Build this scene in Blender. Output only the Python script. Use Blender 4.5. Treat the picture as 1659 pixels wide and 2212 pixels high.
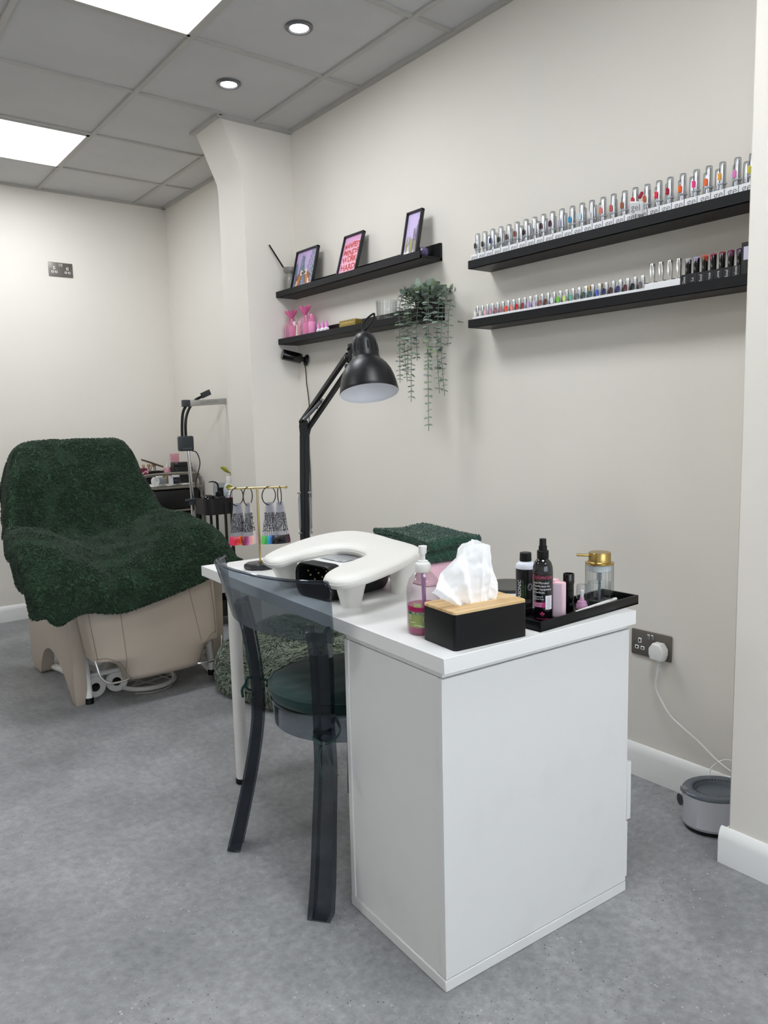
import bpy, bmesh, math, random
import numpy as np
from mathutils import Vector, Matrix, Euler, noise
from math import sin, cos, pi, radians

for _o in list(bpy.data.objects):
    bpy.data.objects.remove(_o)
SC = bpy.context.scene
COL = SC.collection

# ------------------------------------------------------------------ camera
cam_d = bpy.data.cameras.new('camera')
cam_d.sensor_fit = 'HORIZONTAL'
cam_d.sensor_width = 36.0
cam_d.lens = 1644.77 / 1659.0 * 36.0
cam_d.clip_start = 0.02
cam = bpy.data.objects.new('camera', cam_d)
COL.objects.link(cam)
CAM_POS = Vector((-0.9743, -1.0813, 1.2034))
YAW, PITCH, ROLL = 0.6568, -0.1206, -0.0234
_f = Vector((sin(YAW) * cos(PITCH), cos(YAW) * cos(PITCH), sin(PITCH)))
_r = Vector((cos(YAW), -sin(YAW), 0))
_u = _r.cross(_f)
_r2 = cos(ROLL) * _r + sin(ROLL) * _u
_u2 = -sin(ROLL) * _r + cos(ROLL) * _u
_m = Matrix((( _r2.x, _u2.x, -_f.x, CAM_POS.x), (_r2.y, _u2.y, -_f.y, CAM_POS.y), (_r2.z, _u2.z, -_f.z, CAM_POS.z), (0, 0, 0, 1)))
cam.matrix_world = _m
SC.camera = cam

# ------------------------------------------------------------------ world, exposure, light levels
w = bpy.data.worlds.new('world')
SC.world = w
w.use_nodes = True
w.node_tree.nodes['Background'].inputs[0].default_value = (0.92, 0.96, 1.0, 1)
w.node_tree.nodes['Background'].inputs[1].default_value = 2.7     # daylight outside the shop window
SC.view_settings.view_transform = 'Standard'
SC.view_settings.look = 'None'
SC.view_settings.exposure = 0.74
SC.view_settings.gamma = 1.0
SC.view_settings.use_curve_mapping = False
PANEL_LIGHT = 11.0       # LED ceiling panels
DOWN_LIGHT = 40.0       # recessed spots
try:
    SC.cycles.transparent_max_bounces = 32
    SC.cycles.max_bounces = 10
    SC.cycles.diffuse_bounces = 5
    SC.cycles.sample_clamp_indirect = 4.0
    SC.cycles.caustics_reflective = False
    SC.cycles.caustics_refractive = False
    SC.cycles.use_denoising = True
except Exception:
    pass

# ------------------------------------------------------------------ materials
def lin(c):
    if isinstance(c, str):
        c = c.lstrip('#')
        c = tuple(int(c[i:i + 2], 16) / 255 for i in (0, 2, 4))
    return tuple((x / 12.92 if x <= 0.04045 else ((x + 0.055) / 1.055) ** 2.4) for x in c) + (1.0,)

MATS = {}
def mat(name, col='#888888', rough=0.5, metal=0.0, spec=0.5, bump=None, var=None, coat=0.0, sheen=0.0, trans=0.0, emit=None, sss=0.0, aniso=0.0):
    if name in MATS:
        return MATS[name]
    m = bpy.data.materials.new(name)
    m.use_nodes = True
    nt = m.node_tree
    b = nt.nodes['Principled BSDF']
    b.inputs['Base Color'].default_value = lin(col)
    b.inputs['Roughness'].default_value = rough
    b.inputs['Metallic'].default_value = metal
    b.inputs['Specular IOR Level'].default_value = spec
    b.inputs['Coat Weight'].default_value = coat
    b.inputs['Sheen Weight'].default_value = sheen
    b.inputs['Transmission Weight'].default_value = trans
    b.inputs['Subsurface Weight'].default_value = sss
    if emit:
        b.inputs['Emission Color'].default_value = lin(emit[0])
        b.inputs['Emission Strength'].default_value = emit[1]
    tc = None
    def coords():
        nonlocal tc
        if tc is None:
            tc = nt.nodes.new('ShaderNodeTexCoord')
        return tc.outputs['Object']
    if var:      # (scale, second colour, low, high)
        n = nt.nodes.new('ShaderNodeTexNoise')
        n.inputs['Scale'].default_value = var[0]
        n.inputs['Detail'].default_value = 6
        nt.links.new(coords(), n.inputs['Vector'])
        r = nt.nodes.new('ShaderNodeValToRGB')
        r.color_ramp.elements[0].position = var[2]
        r.color_ramp.elements[0].color = lin(col)
        r.color_ramp.elements[1].position = var[3]
        r.color_ramp.elements[1].color = lin(var[1])
        nt.links.new(n.outputs['Fac'], r.inputs['Fac'])
        nt.links.new(r.outputs['Color'], b.inputs['Base Color'])
    if bump:     # (scale, strength, distance)
        n = nt.nodes.new('ShaderNodeTexNoise')
        n.inputs['Scale'].default_value = bump[0]
        n.inputs['Detail'].default_value = 4
        nt.links.new(coords(), n.inputs['Vector'])
        bp = nt.nodes.new('ShaderNodeBump')
        bp.inputs['Strength'].default_value = bump[1]
        bp.inputs['Distance'].default_value = bump[2]
        nt.links.new(n.outputs['Fac'], bp.inputs['Height'])
        nt.links.new(bp.outputs['Normal'], b.inputs['Normal'])
    MATS[name] = m
    return m

def clear(name, tint='#ffffff', rough=0.03, ior=1.45, gloss='#ffffff', edge=None, frost=0.0):
    """thin clear plastic or glass: tinted see-through with a fresnel reflection"""
    if name in MATS:
        return MATS[name]
    m = bpy.data.materials.new(name)
    m.use_nodes = True
    nt = m.node_tree
    nt.nodes.clear()
    out = nt.nodes.new('ShaderNodeOutputMaterial')
    tr = nt.nodes.new('ShaderNodeBsdfTransparent')
    tr.inputs[0].default_value = lin(tint)
    gl = nt.nodes.new('ShaderNodeBsdfGlossy')
    gl.inputs['Color'].default_value = lin(gloss)
    gl.inputs['Roughness'].default_value = rough
    lf = nt.nodes.new('ShaderNodeLayerWeight')
    lf.inputs[0].default_value = 0.5
    pw_ = nt.nodes.new('ShaderNodeMath')
    pw_.operation = 'POWER'
    nt.links.new(lf.outputs['Facing'], pw_.inputs[0])
    pw_.inputs[1].default_value = 4.0
    f0 = ((ior - 1) / (ior + 1)) ** 2
    fr = nt.nodes.new('ShaderNodeMath')
    fr.operation = 'MULTIPLY_ADD'
    nt.links.new(pw_.outputs[0], fr.inputs[0])
    fr.inputs[1].default_value = (1 - f0) * 0.8
    fr.inputs[2].default_value = f0
    if edge:
        lw = nt.nodes.new('ShaderNodeLayerWeight')
        lw.inputs[0].default_value = 0.35
        mx = nt.nodes.new('ShaderNodeMix')
        mx.data_type = 'RGBA'
        mx.inputs[6].default_value = lin(tint)
        mx.inputs[7].default_value = lin(edge)
        nt.links.new(lw.outputs['Facing'], mx.inputs[0])
        nt.links.new(mx.outputs[2], tr.inputs[0])
    base = tr
    if frost:
        df = nt.nodes.new('ShaderNodeBsdfDiffuse')
        df.inputs[0].default_value = lin(tint)
        mm = nt.nodes.new('ShaderNodeMixShader')
        mm.inputs[0].default_value = frost
        nt.links.new(tr.outputs[0], mm.inputs[1])
        nt.links.new(df.outputs[0], mm.inputs[2])
        base = mm
    ms = nt.nodes.new('ShaderNodeMixShader')
    nt.links.new(fr.outputs[0], ms.inputs[0])
    nt.links.new(base.outputs[0], ms.inputs[1])
    nt.links.new(gl.outputs[0], ms.inputs[2])
    nt.links.new(ms.outputs[0], out.inputs[0])
    MATS[name] = m
    return m

def emit_mat(name, col, strength):
    if name in MATS:
        return MATS[name]
    m = bpy.data.materials.new(name)
    m.use_nodes = True
    nt = m.node_tree
    nt.nodes.clear()
    out = nt.nodes.new('ShaderNodeOutputMaterial')
    e = nt.nodes.new('ShaderNodeEmission')
    e.inputs[0].default_value = lin(col)
    e.inputs[1].default_value = strength
    nt.links.new(e.outputs[0], out.inputs[0])
    MATS[name] = m
    return m

# ------------------------------------------------------------------ geometry builder
def catmull(pts, n):
    P = [Vector(p) for p in pts]
    P = [2 * P[0] - P[1]] + P + [2 * P[-1] - P[-2]]
    out = []
    for i in range(1, len(P) - 2):
        a, b, c, d = P[i - 1:i + 3]
        for k in range(n):
            t = k / n
            out.append(0.5 * ((2 * b) + (c - a) * t + (2 * a - 5 * b + 4 * c - d) * t * t + (3 * b - a - 3 * c + d) * t ** 3))
    out.append(P[-2])
    return out

_TXT = {}
def text_geo(s, size, align='CENTER', bold=0.0):
    k = (s, round(size, 5), align, bold)
    if k not in _TXT:
        c = bpy.data.curves.new('t', 'FONT')
        c.body = s
        c.size = size
        c.align_x = align
        c.align_y = 'CENTER'
        c.resolution_u = 3
        c.offset = bold
        o = bpy.data.objects.new('t', c)
        COL.objects.link(o)
        dg = bpy.context.evaluated_depsgraph_get()
        me = bpy.data.meshes.new_from_object(o.evaluated_get(dg))
        vs = [v.co.copy() for v in me.vertices]
        fs = [tuple(p.vertices) for p in me.polygons]
        bpy.data.objects.remove(o)
        bpy.data.curves.remove(c)
        bpy.data.meshes.remove(me)
        _TXT[k] = (vs, fs)
    return _TXT[k]

class G:
    def __init__(self):
        self.bm = bmesh.new()
        self.mi = 0
    def m(self, i):
        self.mi = i
        return self
    def _tag(self, faces):
        for f in faces:
            f.material_index = self.mi
    def _verts(self, vs, X):
        if X is not None:
            for v in vs:
                v.co = X @ v.co
    def box(self, c, s, bev=0.0, seg=2, rot=None, X=None):
        r = bmesh.ops.create_cube(self.bm, size=1.0)
        vs = r['verts']
        for v in vs:
            v.co = Vector((v.co.x * s[0], v.co.y * s[1], v.co.z * s[2]))
        if bev > 0:
            es = list({e for v in vs for e in v.link_edges})
            rr = bmesh.ops.bevel(self.bm, geom=es, offset=bev, segments=seg, profile=0.5, affect='EDGES', clamp_overlap=True)
            vs = list({v for f in rr['faces'] for v in f.verts} | {v for v in vs if v.is_valid})
        T = Matrix.Translation(Vector(c))
        if rot is not None:
            T = T @ Euler(rot).to_matrix().to_4x4()
        if X is not None:
            T = X @ T
        for v in vs:
            v.co = T @ v.co
        self._tag({f for v in vs for f in v.link_faces})
        return self
    def ring_faces(self, a, b, closed=True):
        n = len(a)
        out = []
        for i in range(n if closed else n - 1):
            j = (i + 1) % n
            try:
                out.append(self.bm.faces.new((a[i], a[j], b[j], b[i])))
            except ValueError:
                pass
        return out
    def lathe(self, prof, c=(0, 0, 0), n=32, X=None, cap0=True, cap1=True, sq=1.0, ribs=None):
        T = Matrix.Translation(Vector(c))
        if X is not None:
            T = X @ T
        rings = []
        fs = []
        for (r, z) in prof:
            ring = []
            for k in range(n):
                a = 2 * pi * k / n
                rr = r * (1 + (ribs[1] * (0.5 + 0.5 * cos(ribs[0] * a)) if ribs else 0))
                ring.append(self.bm.verts.new(T @ Vector((rr * cos(a), rr * sin(a) * sq, z))))
            rings.append(ring)
        for a, b in zip(rings, rings[1:]):
            fs += self.ring_faces(a, b)
        if cap0:
            fs.append(self.bm.faces.new(rings[0][::-1]))
        if cap1:
            fs.append(self.bm.faces.new(rings[-1]))
        self._tag(fs)
        return self
    def cyl(self, p0, p1, r0, r1=None, n=20, cap=True):
        p0, p1 = Vector(p0), Vector(p1)
        d = p1 - p0
        X = Matrix.Translation(p0) @ d.to_track_quat('Z', 'Y').to_matrix().to_4x4()
        return self.lathe([(r0, 0), (r0 if r1 is None else r1, d.length)], n=n, X=X, cap0=cap, cap1=cap)
    def along(self, p0, p1, prof, n=32, cap0=True, cap1=True):
        """lathe whose axis runs from p0 towards p1"""
        p0, p1 = Vector(p0), Vector(p1)
        X = Matrix.Translation(p0) @ (p1 - p0).to_track_quat('Z', 'Y').to_matrix().to_4x4()
        return self.lathe(prof, n=n, X=X, cap0=cap0, cap1=cap1)
    def tube(self, pts, r, n=10, closed=False, sub=0, flat=None):
        P = [Vector(p) for p in pts]
        if sub:
            P = catmull(P, sub)
        N = len(P)
        R = r if isinstance(r, (list, tuple)) else [r] * N
        if len(R) != N:
            R = [R[min(int(i * (len(R) - 1) / max(1, N - 1)), len(R) - 1)] for i in range(N)]
        rings = []
        up = Vector((0, 0, 1))
        prev = None
        for i in range(N):
            if closed:
                t = P[(i + 1) % N] - P[i - 1]
            else:
                t = P[min(i + 1, N - 1)] - P[max(i - 1, 0)]
            t.normalize()
            if prev is None:
                a = t.cross(up)
                if a.length < 1e-3:
                    a = t.cross(Vector((1, 0, 0)))
            else:
                a = prev - t * prev.dot(t)
            a.normalize()
            prev = a
            b = t.cross(a)
            fa, fb = flat if flat else (1, 1)
            rings.append([self.bm.verts.new(P[i] + (a * cos(2 * pi * k / n) * fa + b * sin(2 * pi * k / n) * fb) * R[i]) for k in range(n)])
        fs = []
        for x, y in zip(rings, rings[1:]):
            fs += self.ring_faces(x, y)
        if closed:
            fs += self.ring_faces(rings[-1], rings[0])
        else:
            fs.append(self.bm.faces.new(rings[0][::-1]))
            fs.append(self.bm.faces.new(rings[-1]))
        self._tag(fs)
        return self
    def prism(self, poly, h0, h1, X=None, bev=0.0):
        """polygon in xy extruded from z=h0 to z=h1, then placed by X"""
        a = [self.bm.verts.new((p[0], p[1], h0)) for p in poly]
        b = [self.bm.verts.new((p[0], p[1], h1)) for p in poly]
        fs = self.ring_faces(a, b)
        fs.append(self.bm.faces.new(a[::-1]))
        fs.append(self.bm.faces.new(b))
        vs = a + b
        if bev > 0:
            top = [e for e in fs[-1].edges] + [e for e in fs[-2].edges]
            rr = bmesh.ops.bevel(self.bm, geom=top, offset=bev, segments=3, profile=0.5, affect='EDGES', clamp_overlap=True)
            vs = list({v for f in rr['faces'] for v in f.verts} | {v for v in vs if v.is_valid})
        if X is not None:
            for v in vs:
                v.co = X @ v.co
        self._tag({f for v in vs for f in v.link_faces})
        return self
    def grid(self, fn, nu, nv, closed_u=False):
        V = [[self.bm.verts.new(fn(i / nu, j / nv)) for j in range(nv + 1)] for i in range(nu + (0 if closed_u else 1))]
        fs = []
        L = len(V)
        for i in range(nu):
            for j in range(nv):
                fs.append(self.bm.faces.new((V[i][j], V[(i + 1) % L][j], V[(i + 1) % L][j + 1], V[i][j + 1])))
        self._tag(fs)
        return self
    def quad(self, *pts):
        f = self.bm.faces.new([self.bm.verts.new(Vector(p)) for p in pts])
        self._tag([f])
        return self
    def text(self, s, size, fn, align='CENTER'):
        vs, fs = text_geo(s, size, align)
        V = [self.bm.verts.new(fn(v.x, v.y)) for v in vs]
        out = []
        for f in fs:
            try:
                out.append(self.bm.faces.new([V[i] for i in f]))
            except ValueError:
                pass
        self._tag(out)
        return self
    def shell(self, t):
        """give an open sheet a thickness"""
        bmesh.ops.recalc_face_normals(self.bm, faces=self.bm.faces[:])
        bmesh.ops.solidify(self.bm, geom=self.bm.faces[:], thickness=t)
        return self
    def done(self, name, mats, parent=None, angle=38, loc=None, rotz=0.0, recalc=True):
        bm = self.bm
        if recalc:
            bmesh.ops.recalc_face_normals(bm, faces=bm.faces[:])
        a = radians(angle)
        for f in bm.faces:
            f.smooth = True
        for e in bm.edges:
            if len(e.link_faces) == 2 and e.calc_face_angle(0) > a:
                e.smooth = False
        me = bpy.data.meshes.new(name)
        bm.to_mesh(me)
        bm.free()
        for mm in (mats if isinstance(mats, (list, tuple)) else [mats]):
            me.materials.append(mm)
        o = bpy.data.objects.new(name, me)
        COL.objects.link(o)
        if parent is not None:
            o.parent = parent
        if loc is not None:
            o.location = loc
            o.rotation_euler = (0, 0, rotz)
        return o

def raw_mesh(name, verts, faces, mats, parent=None, smooth=True):
    me = bpy.data.meshes.new(name)
    verts = np.asarray(verts, dtype=np.float32)
    faces = [np.asarray(f, dtype=np.int32) for f in faces]
    nl = sum(f.size for f in faces)
    me.vertices.add(len(verts))
    me.vertices.foreach_set('co', verts.ravel())
    me.loops.add(nl)
    me.loops.foreach_set('vertex_index', np.concatenate([f.ravel() for f in faces]))
    tot = np.concatenate([np.full(len(f), f.shape[1], dtype=np.int32) for f in faces])
    me.polygons.add(len(tot))
    me.polygons.foreach_set('loop_start', np.concatenate([[0], np.cumsum(tot)[:-1]]).astype(np.int32))
    me.polygons.foreach_set('loop_total', tot)
    me.polygons.foreach_set('use_smooth', np.full(len(tot), smooth))
    me.update(calc_edges=True)
    me.validate()
    for mm in (mats if isinstance(mats, (list, tuple)) else [mats]):
        me.materials.append(mm)
    o = bpy.data.objects.new(name, me)
    COL.objects.link(o)
    if parent is not None:
        o.parent = parent
    return o

def tag(o, label, cat, group=None):
    o['label'] = label
    o['category'] = cat
    if group:
        o['group'] = group
    return o

def thing(name, label, cat, loc=(0, 0, 0), rotz=0.0, group=None):
    o = bpy.data.objects.new(name, None)
    o.empty_display_size = 0.05
    COL.objects.link(o)
    o.location = loc
    o.rotation_euler = (0, 0, rotz)
    return tag(o, label, cat, group)

def struct(o):
    o['kind'] = 'structure'
    return o

def copy_tree(o, parent=None):
    c = o.copy()
    COL.objects.link(c)
    if parent is not None:
        c.parent = parent
    for ch in [x for x in bpy.data.objects if x.parent == o]:
        copy_tree(ch, c)
    return c

RHO = -0.0527
def D(x, y, z=0.7336):
    """desk frame (origin at the near front corner of the table) to room"""
    return Vector((cos(RHO) * x - sin(RHO) * y, sin(RHO) * x + cos(RHO) * y, z))

def tufts(P, Nn, flow, length, width, rng, bend=1.0, seg=2, lift=0.55):
    """little bent pile locks: returns verts, quads, tris for arrays of root points"""
    n = len(P)
    L = length * rng.uniform(0.7, 1.3, (n, 1))
    Wd = width * rng.uniform(0.75, 1.25, (n, 1))
    T = flow - Nn * np.sum(flow * Nn, 1, keepdims=True)
    T /= np.maximum(np.linalg.norm(T, axis=1, keepdims=True), 1e-6)
    B = np.cross(Nn, T)
    ang = rng.uniform(0, 2 * pi, n)
    verts = []
    a0 = [0, 2 * pi / 3, 4 * pi / 3]
    mid = P + Nn * L * lift + T * L * 0.25 * bend
    tip = P + Nn * L * lift * 0.95 + T * L * 0.95 * bend
    for a in a0:
        verts.append(P - Nn * L * 0.15 + (T * cos(a) + B * sin(a)) * Wd * 0.5)
    for a in a0:
        verts.append(mid + (Nn * cos(a) * 0.8 + B * sin(a)) * Wd * 0.5)
    verts.append(tip)
    V = np.stack(verts, 1).reshape(-1, 3)
    i0 = (np.arange(n) * 7)[:, None]
    q = []
    t = []
    for k in range(3):
        j = (k + 1) % 3
        q.append(i0 + np.array([[k, j, 3 + j, 3 + k]]))
        t.append(i0 + np.array([[3 + k, 3 + j, 6]]))
    return V, np.concatenate(q), np.concatenate(t)

# common materials
WHITE = mat('white_plastic', '#e9e9e7', 0.4)
BLACK = mat('black_plastic', '#0a0b0c', 0.42, spec=0.3)
BLACKG = mat('black_gloss', '#060607', 0.14)
CHROME = mat('chrome', '#dcdcdc', 0.16, 1.0)
STEEL = mat('brushed_steel', '#9c9891', 0.3, 1.0)
# ================================================================== THE ROOM
XW, YF, HC = 1.1755, 4.0816, 2.6703
XL, YB = -2.7, -3.6
GX, GY = 0.3683, 1.1938
wall_m = mat('wall_paint', '#e4dfd6', 0.62, spec=0.35, bump=(55, 0.10, 0.004), var=(1.3, '#e7e2da', 0.35, 0.7))
base_m = mat('gloss_white_paint', '#eeeeec', 0.28, bump=(30, 0.08, 0.003))
tile_m = mat('ceiling_tile', '#c6c5c4', 0.9, bump=(260, 0.12, 0.001), var=(4, '#c1c0bf', 0.4, 0.7))
tee_m = mat('ceiling_tee', '#b3b1ac', 0.5)

# floor: speckled grey vinyl
fm = bpy.data.materials.new('vinyl_floor')
fm.use_nodes = True
nt = fm.node_tree
b = nt.nodes['Principled BSDF']
tc = nt.nodes.new('ShaderNodeTexCoord')
def _noise(scale, detail, rough=0.6):
    n = nt.nodes.new('ShaderNodeTexNoise')
    n.inputs['Scale'].default_value = scale
    n.inputs['Detail'].default_value = detail
    n.inputs['Roughness'].default_value = rough
    nt.links.new(tc.outputs['Object'], n.inputs['Vector'])
    return n
def _ramp(src, stops):
    r = nt.nodes.new('ShaderNodeValToRGB')
    e = r.color_ramp.elements
    e[0].position, e[0].color = stops[0][0], stops[0][1]
    e[1].position, e[1].color = stops[-1][0], stops[-1][1]
    for p, c in stops[1:-1]:
        x = e.new(p)
        x.color = c
    nt.links.new(src, r.inputs['Fac'])
    return r
def _mix(fac, a, bcol, mode='MIX'):
    mx = nt.nodes.new('ShaderNodeMix')
    mx.data_type = 'RGBA'
    mx.blend_type = mode
    if hasattr(fac, 'is_linked') or not isinstance(fac, (int, float)):
        nt.links.new(fac, mx.inputs[0])
    else:
        mx.inputs[0].default_value = fac
    for i, x in ((6, a), (7, bcol)):
        if isinstance(x, tuple):
            mx.inputs[i].default_value = x
        else:
            nt.links.new(x, mx.inputs[i])
    return mx.outputs[2]
big = _ramp(_noise(2.6, 8, 0.62).outputs['Fac'], [(0.32, lin('#87888a')), (0.5, lin('#9a9b9d')), (0.70, lin('#aeafb0'))])
fine = _ramp(_noise(42, 9, 0.75).outputs['Fac'], [(0.3, lin('#6c6c6c')), (0.7, lin('#c6c6c6'))])
c1 = _mix(0.52, big.outputs['Color'], fine.outputs['Color'], 'OVERLAY')
def _specks(scale, cut, seed):
    v = nt.nodes.new('ShaderNodeTexVoronoi')
    v.inputs['Scale'].default_value = scale
    mp = nt.nodes.new('ShaderNodeMapping')
    mp.inputs['Location'].default_value = (seed, seed * 1.7, 0)
    nt.links.new(tc.outputs['Object'], mp.inputs['Vector'])
    nt.links.new(mp.outputs['Vector'], v.inputs['Vector'])
    sep = nt.nodes.new('ShaderNodeSeparateColor')
    nt.links.new(v.outputs['Color'], sep.inputs[0])
    lt = nt.nodes.new('ShaderNodeMath')
    lt.operation = 'LESS_THAN'
    nt.links.new(v.outputs['Distance'], lt.inputs[0])
    ml = nt.nodes.new('ShaderNodeMath')
    ml.operation = 'MULTIPLY'
    nt.links.new(sep.outputs[0], ml.inputs[0])
    ml.inputs[1].default_value = cut
    sb = nt.nodes.new('ShaderNodeMath')
    sb.operation = 'SUBTRACT'
    nt.links.new(ml.outputs[0], sb.inputs[0])
    sb.inputs[1].default_value = cut * 0.62
    nt.links.new(sb.outputs[0], lt.inputs[1])
    return lt.outputs[0]
mk = nt.nodes.new('ShaderNodeMath'); mk.operation = 'MULTIPLY'
nt.links.new(_specks(120, 0.72, 3.1), mk.inputs[0])
gate = _ramp(_noise(5, 3).outputs['Fac'], [(0.42, (0, 0, 0, 1)), (0.62, (1, 1, 1, 1))])
nt.links.new(gate.outputs['Color'], mk.inputs[1])
c2 = _mix(mk.outputs[0], c1, lin('#58585a'))
mk2 = nt.nodes.new('ShaderNodeMath'); mk2.operation = 'MULTIPLY'
nt.links.new(_specks(90, 0.68, 7.7), mk2.inputs[0])
gate2 = _ramp(_noise(4, 3).outputs['Fac'], [(0.45, (0, 0, 0, 1)), (0.7, (1, 1, 1, 1))])
nt.links.new(gate2.outputs['Color'], mk2.inputs[1])
c3 = _mix(mk2.outputs[0], c2, lin('#c4c5c6'))
nt.links.new(c3, b.inputs['Base Color'])
b.inputs['Roughness'].default_value = 0.5
b.inputs['Specular IOR Level'].default_value = 0.35
bp = nt.nodes.new('ShaderNodeBump')
bp.inputs['Strength'].default_value = 0.15
bp.inputs['Distance'].default_value = 0.002
nt.links.new(_noise(140, 4).outputs['Fac'], bp.inputs['Height'])
nt.links.new(bp.outputs['Normal'], b.inputs['Normal'])

T = 0.12
struct(G().box(((XL + XW) / 2, (YB + YF) / 2, -0.05), (XW - XL + 2 * T, YF - YB + 2 * T, 0.1)).done('floor', fm))
struct(G().box(((XL + XW) / 2, (YB + YF) / 2, HC + 0.05), (XW - XL + 2 * T, YF - YB + 2 * T, 0.1)).done('ceiling', tile_m))
struct(G().box((XW + T / 2, (YB + YF) / 2, HC / 2), (T, YF - YB + 2 * T, HC)).done('wall_right', wall_m))
struct(G().box(((XL + XW) / 2, YF + T / 2, HC / 2), (XW - XL, T, HC)).done('wall_far', wall_m))
struct(G().box((XL - T / 2, (YB + YF) / 2, HC / 2), (T, YF - YB + 2 * T, HC)).done('wall_left', wall_m))
# shop front behind the camera: piers, low sill and a wide window
g = G()
g.box((-2.5, YB - T / 2, HC / 2), (0.4, T, HC)).box((0.975, YB - T / 2, HC / 2), (0.4, T, HC))
g.box((-0.7625, YB - T / 2, 0.25), (3.075, T, 0.5)).box((-0.7625, YB - T / 2, 2.485), (3.075, T, 0.37))
struct(g.done('wall_front', wall_m))
wfr = G()
for xx in (-2.28, -1.27, -0.255, 0.755):
    wfr.box((xx, YB - 0.06, 1.4), (0.05, 0.06, 1.8))
for zz in (0.525, 2.275):
    wfr.box((-0.7625, YB - 0.06, zz), (3.07, 0.06, 0.05))
wf = struct(wfr.done('window_1', WHITE))
G().box((-0.7625, YB - 0.06, 1.4), (3.0, 0.006, 1.72)).done('pane', clear('window_glass', '#f8fbff'), wf)

# boxed pillar between the two halves of the right wall, flaring out under the ceiling
PX, PY0, PY1 = 0.896, 2.4168, 2.690
prof = [(XW + 0.02, 0), (PX, 0), (PX, 2.385), (PX - 0.006, 2.43), (0.782, HC), (XW + 0.02, HC)]
Xp = Matrix(((1, 0, 0, 0), (0, 0, 1, 0), (0, 1, 0, 0), (0, 0, 0, 1)))     # (x,y,z)->(x,z,y)
struct(G().prism(prof, PY0, PY1, X=Xp).done('wall_pillar', wall_m, angle=20))
# chimney breast at the near right
NX, NY = 0.9115, -0.112
struct(G().box(((NX + XW) / 2, (NY + YB) / 2, HC / 2), (XW - NX, NY - YB, HC), bev=0.004, seg=1).done('wall_near', wall_m))

def skirting(name, p0, p1, nrm, h=0.100, t=0.018):
    p0, p1, nrm = Vector(p0), Vector(p1), Vector(nrm)
    d = (p1 - p0)
    X = Matrix.Translation(p0) @ Matrix((tuple(nrm) + (0,), (0, 0, 1, 0), tuple(d.normalized()) + (0,), (0, 0, 0, 1))).transposed()
    X = Matrix.Translation(p0) @ Matrix(((nrm.x, 0, d.normalized().x, 0), (nrm.y, 0, d.normalized().y, 0), (0, 1, 0, 0), (0, 0, 0, 1)))
    prof = [(0, 0), (t, 0), (t, h - 0.028), (t - 0.003, h - 0.016), (t - 0.009, h - 0.005), (t - 0.014, h), (0, h)]
    return struct(G().prism(prof, 0, d.length, X=X).done(name, base_m))
skirting('baseboard_right', (XW, NY, 0), (XW, PY0, 0), (-1, 0, 0), 0.108, 0.016)
skirting('baseboard_recess', (XW, PY1, 0), (XW, YF, 0), (-1, 0, 0))
skirting('baseboard_far', (XL, YF, 0), (XW, YF, 0), (0, -1, 0), 0.098)
skirting('baseboard_left', (XL, YB, 0), (XL, YF, 0), (1, 0, 0))
skirting('baseboard_pillar_front', (PX, PY0 - 0.018, 0), (PX, PY1 + 0.018, 0), (-1, 0, 0))
skirting('baseboard_pillar_side', (PX, PY0, 0), (XW, PY0, 0), (0, -1, 0))
skirting('baseboard_near', (NX, YB, 0), (NX, NY + 0.018, 0), (-1, 0, 0), 0.098, 0.018)
skirting('baseboard_near_return', (NX, NY, 0), (XW, NY, 0), (0, 1, 0), 0.098, 0.018)

# suspended ceiling grid
g = G()
xs = [GX + 0.6 * k for k in range(-5, 2)]
ys = [GY + 0.6 * k for k in range(-8, 5)]
for x in xs:
    g.box((x, (YB + YF) / 2, HC - 0.004), (0.024, YF - YB, 0.012), bev=0.002, seg=1)
for y in ys:
    x1 = XW if not (PY0 - 0.03 < y < PY1) else 0.79
    g.box(((XL + x1) / 2, y, HC - 0.0035), (x1 - XL, 0.022, 0.009), bev=0.0015, seg=1)
struct(g.done('trim_1', tee_m))
g = G()
g.box((XW - 0.011, (NY + PY0) / 2, HC - 0.006), (0.022, PY0 - NY, 0.014))
g.box((XW - 0.011, (PY1 + YF) / 2, HC - 0.006), (0.022, YF - PY1, 0.014))
g.box(((XL + XW) / 2, YF - 0.011, HC - 0.006), (XW - XL, 0.022, 0.014))
g.box(((0.782 + XW) / 2, PY0 - 0.012, HC - 0.008), (XW - 0.782 + 0.02, 0.026, 0.018))
g.box((0.774, (PY0 + PY1) / 2, HC - 0.006), (0.022, PY1 - PY0 + 0.05, 0.014))
struct(g.done('trim_2', tee_m))

# LED panels let into the grid
lens_m = emit_mat('led_diffuser', '#f7fbff', PANEL_LIGHT)
def led_panel(kx, ky, label):
    x, y = GX + 0.6 * kx - 0.3, GY + 0.6 * ky + 0.3
    t = thing('ceiling_light', label, 'ceiling light', (x, y, HC), 0, 'LED panels in the ceiling grid')
    g = G()
    for s in (-1, 1):
        g.box((s * 0.281, 0, -0.007), (0.014, 0.576, 0.010)).box((0, s * 0.281, -0.007), (0.576, 0.014, 0.010))
    g.done('frame', tee_m, t)
    G().box((0, 0, -0.006), (0.55, 0.55, 0.006)).done('diffuser', lens_m, t)
led_panel(0, 0, 'square LED ceiling panel cut off by the top edge of the photo')
led_panel(0, 3, 'square LED ceiling panel cut off at the left, nearer the far wall')
led_panel(0, -3, 'square LED ceiling panel behind the camera, over the shop entrance side')
led_panel(0, -6, 'square LED ceiling panel just inside the shop window')

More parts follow.
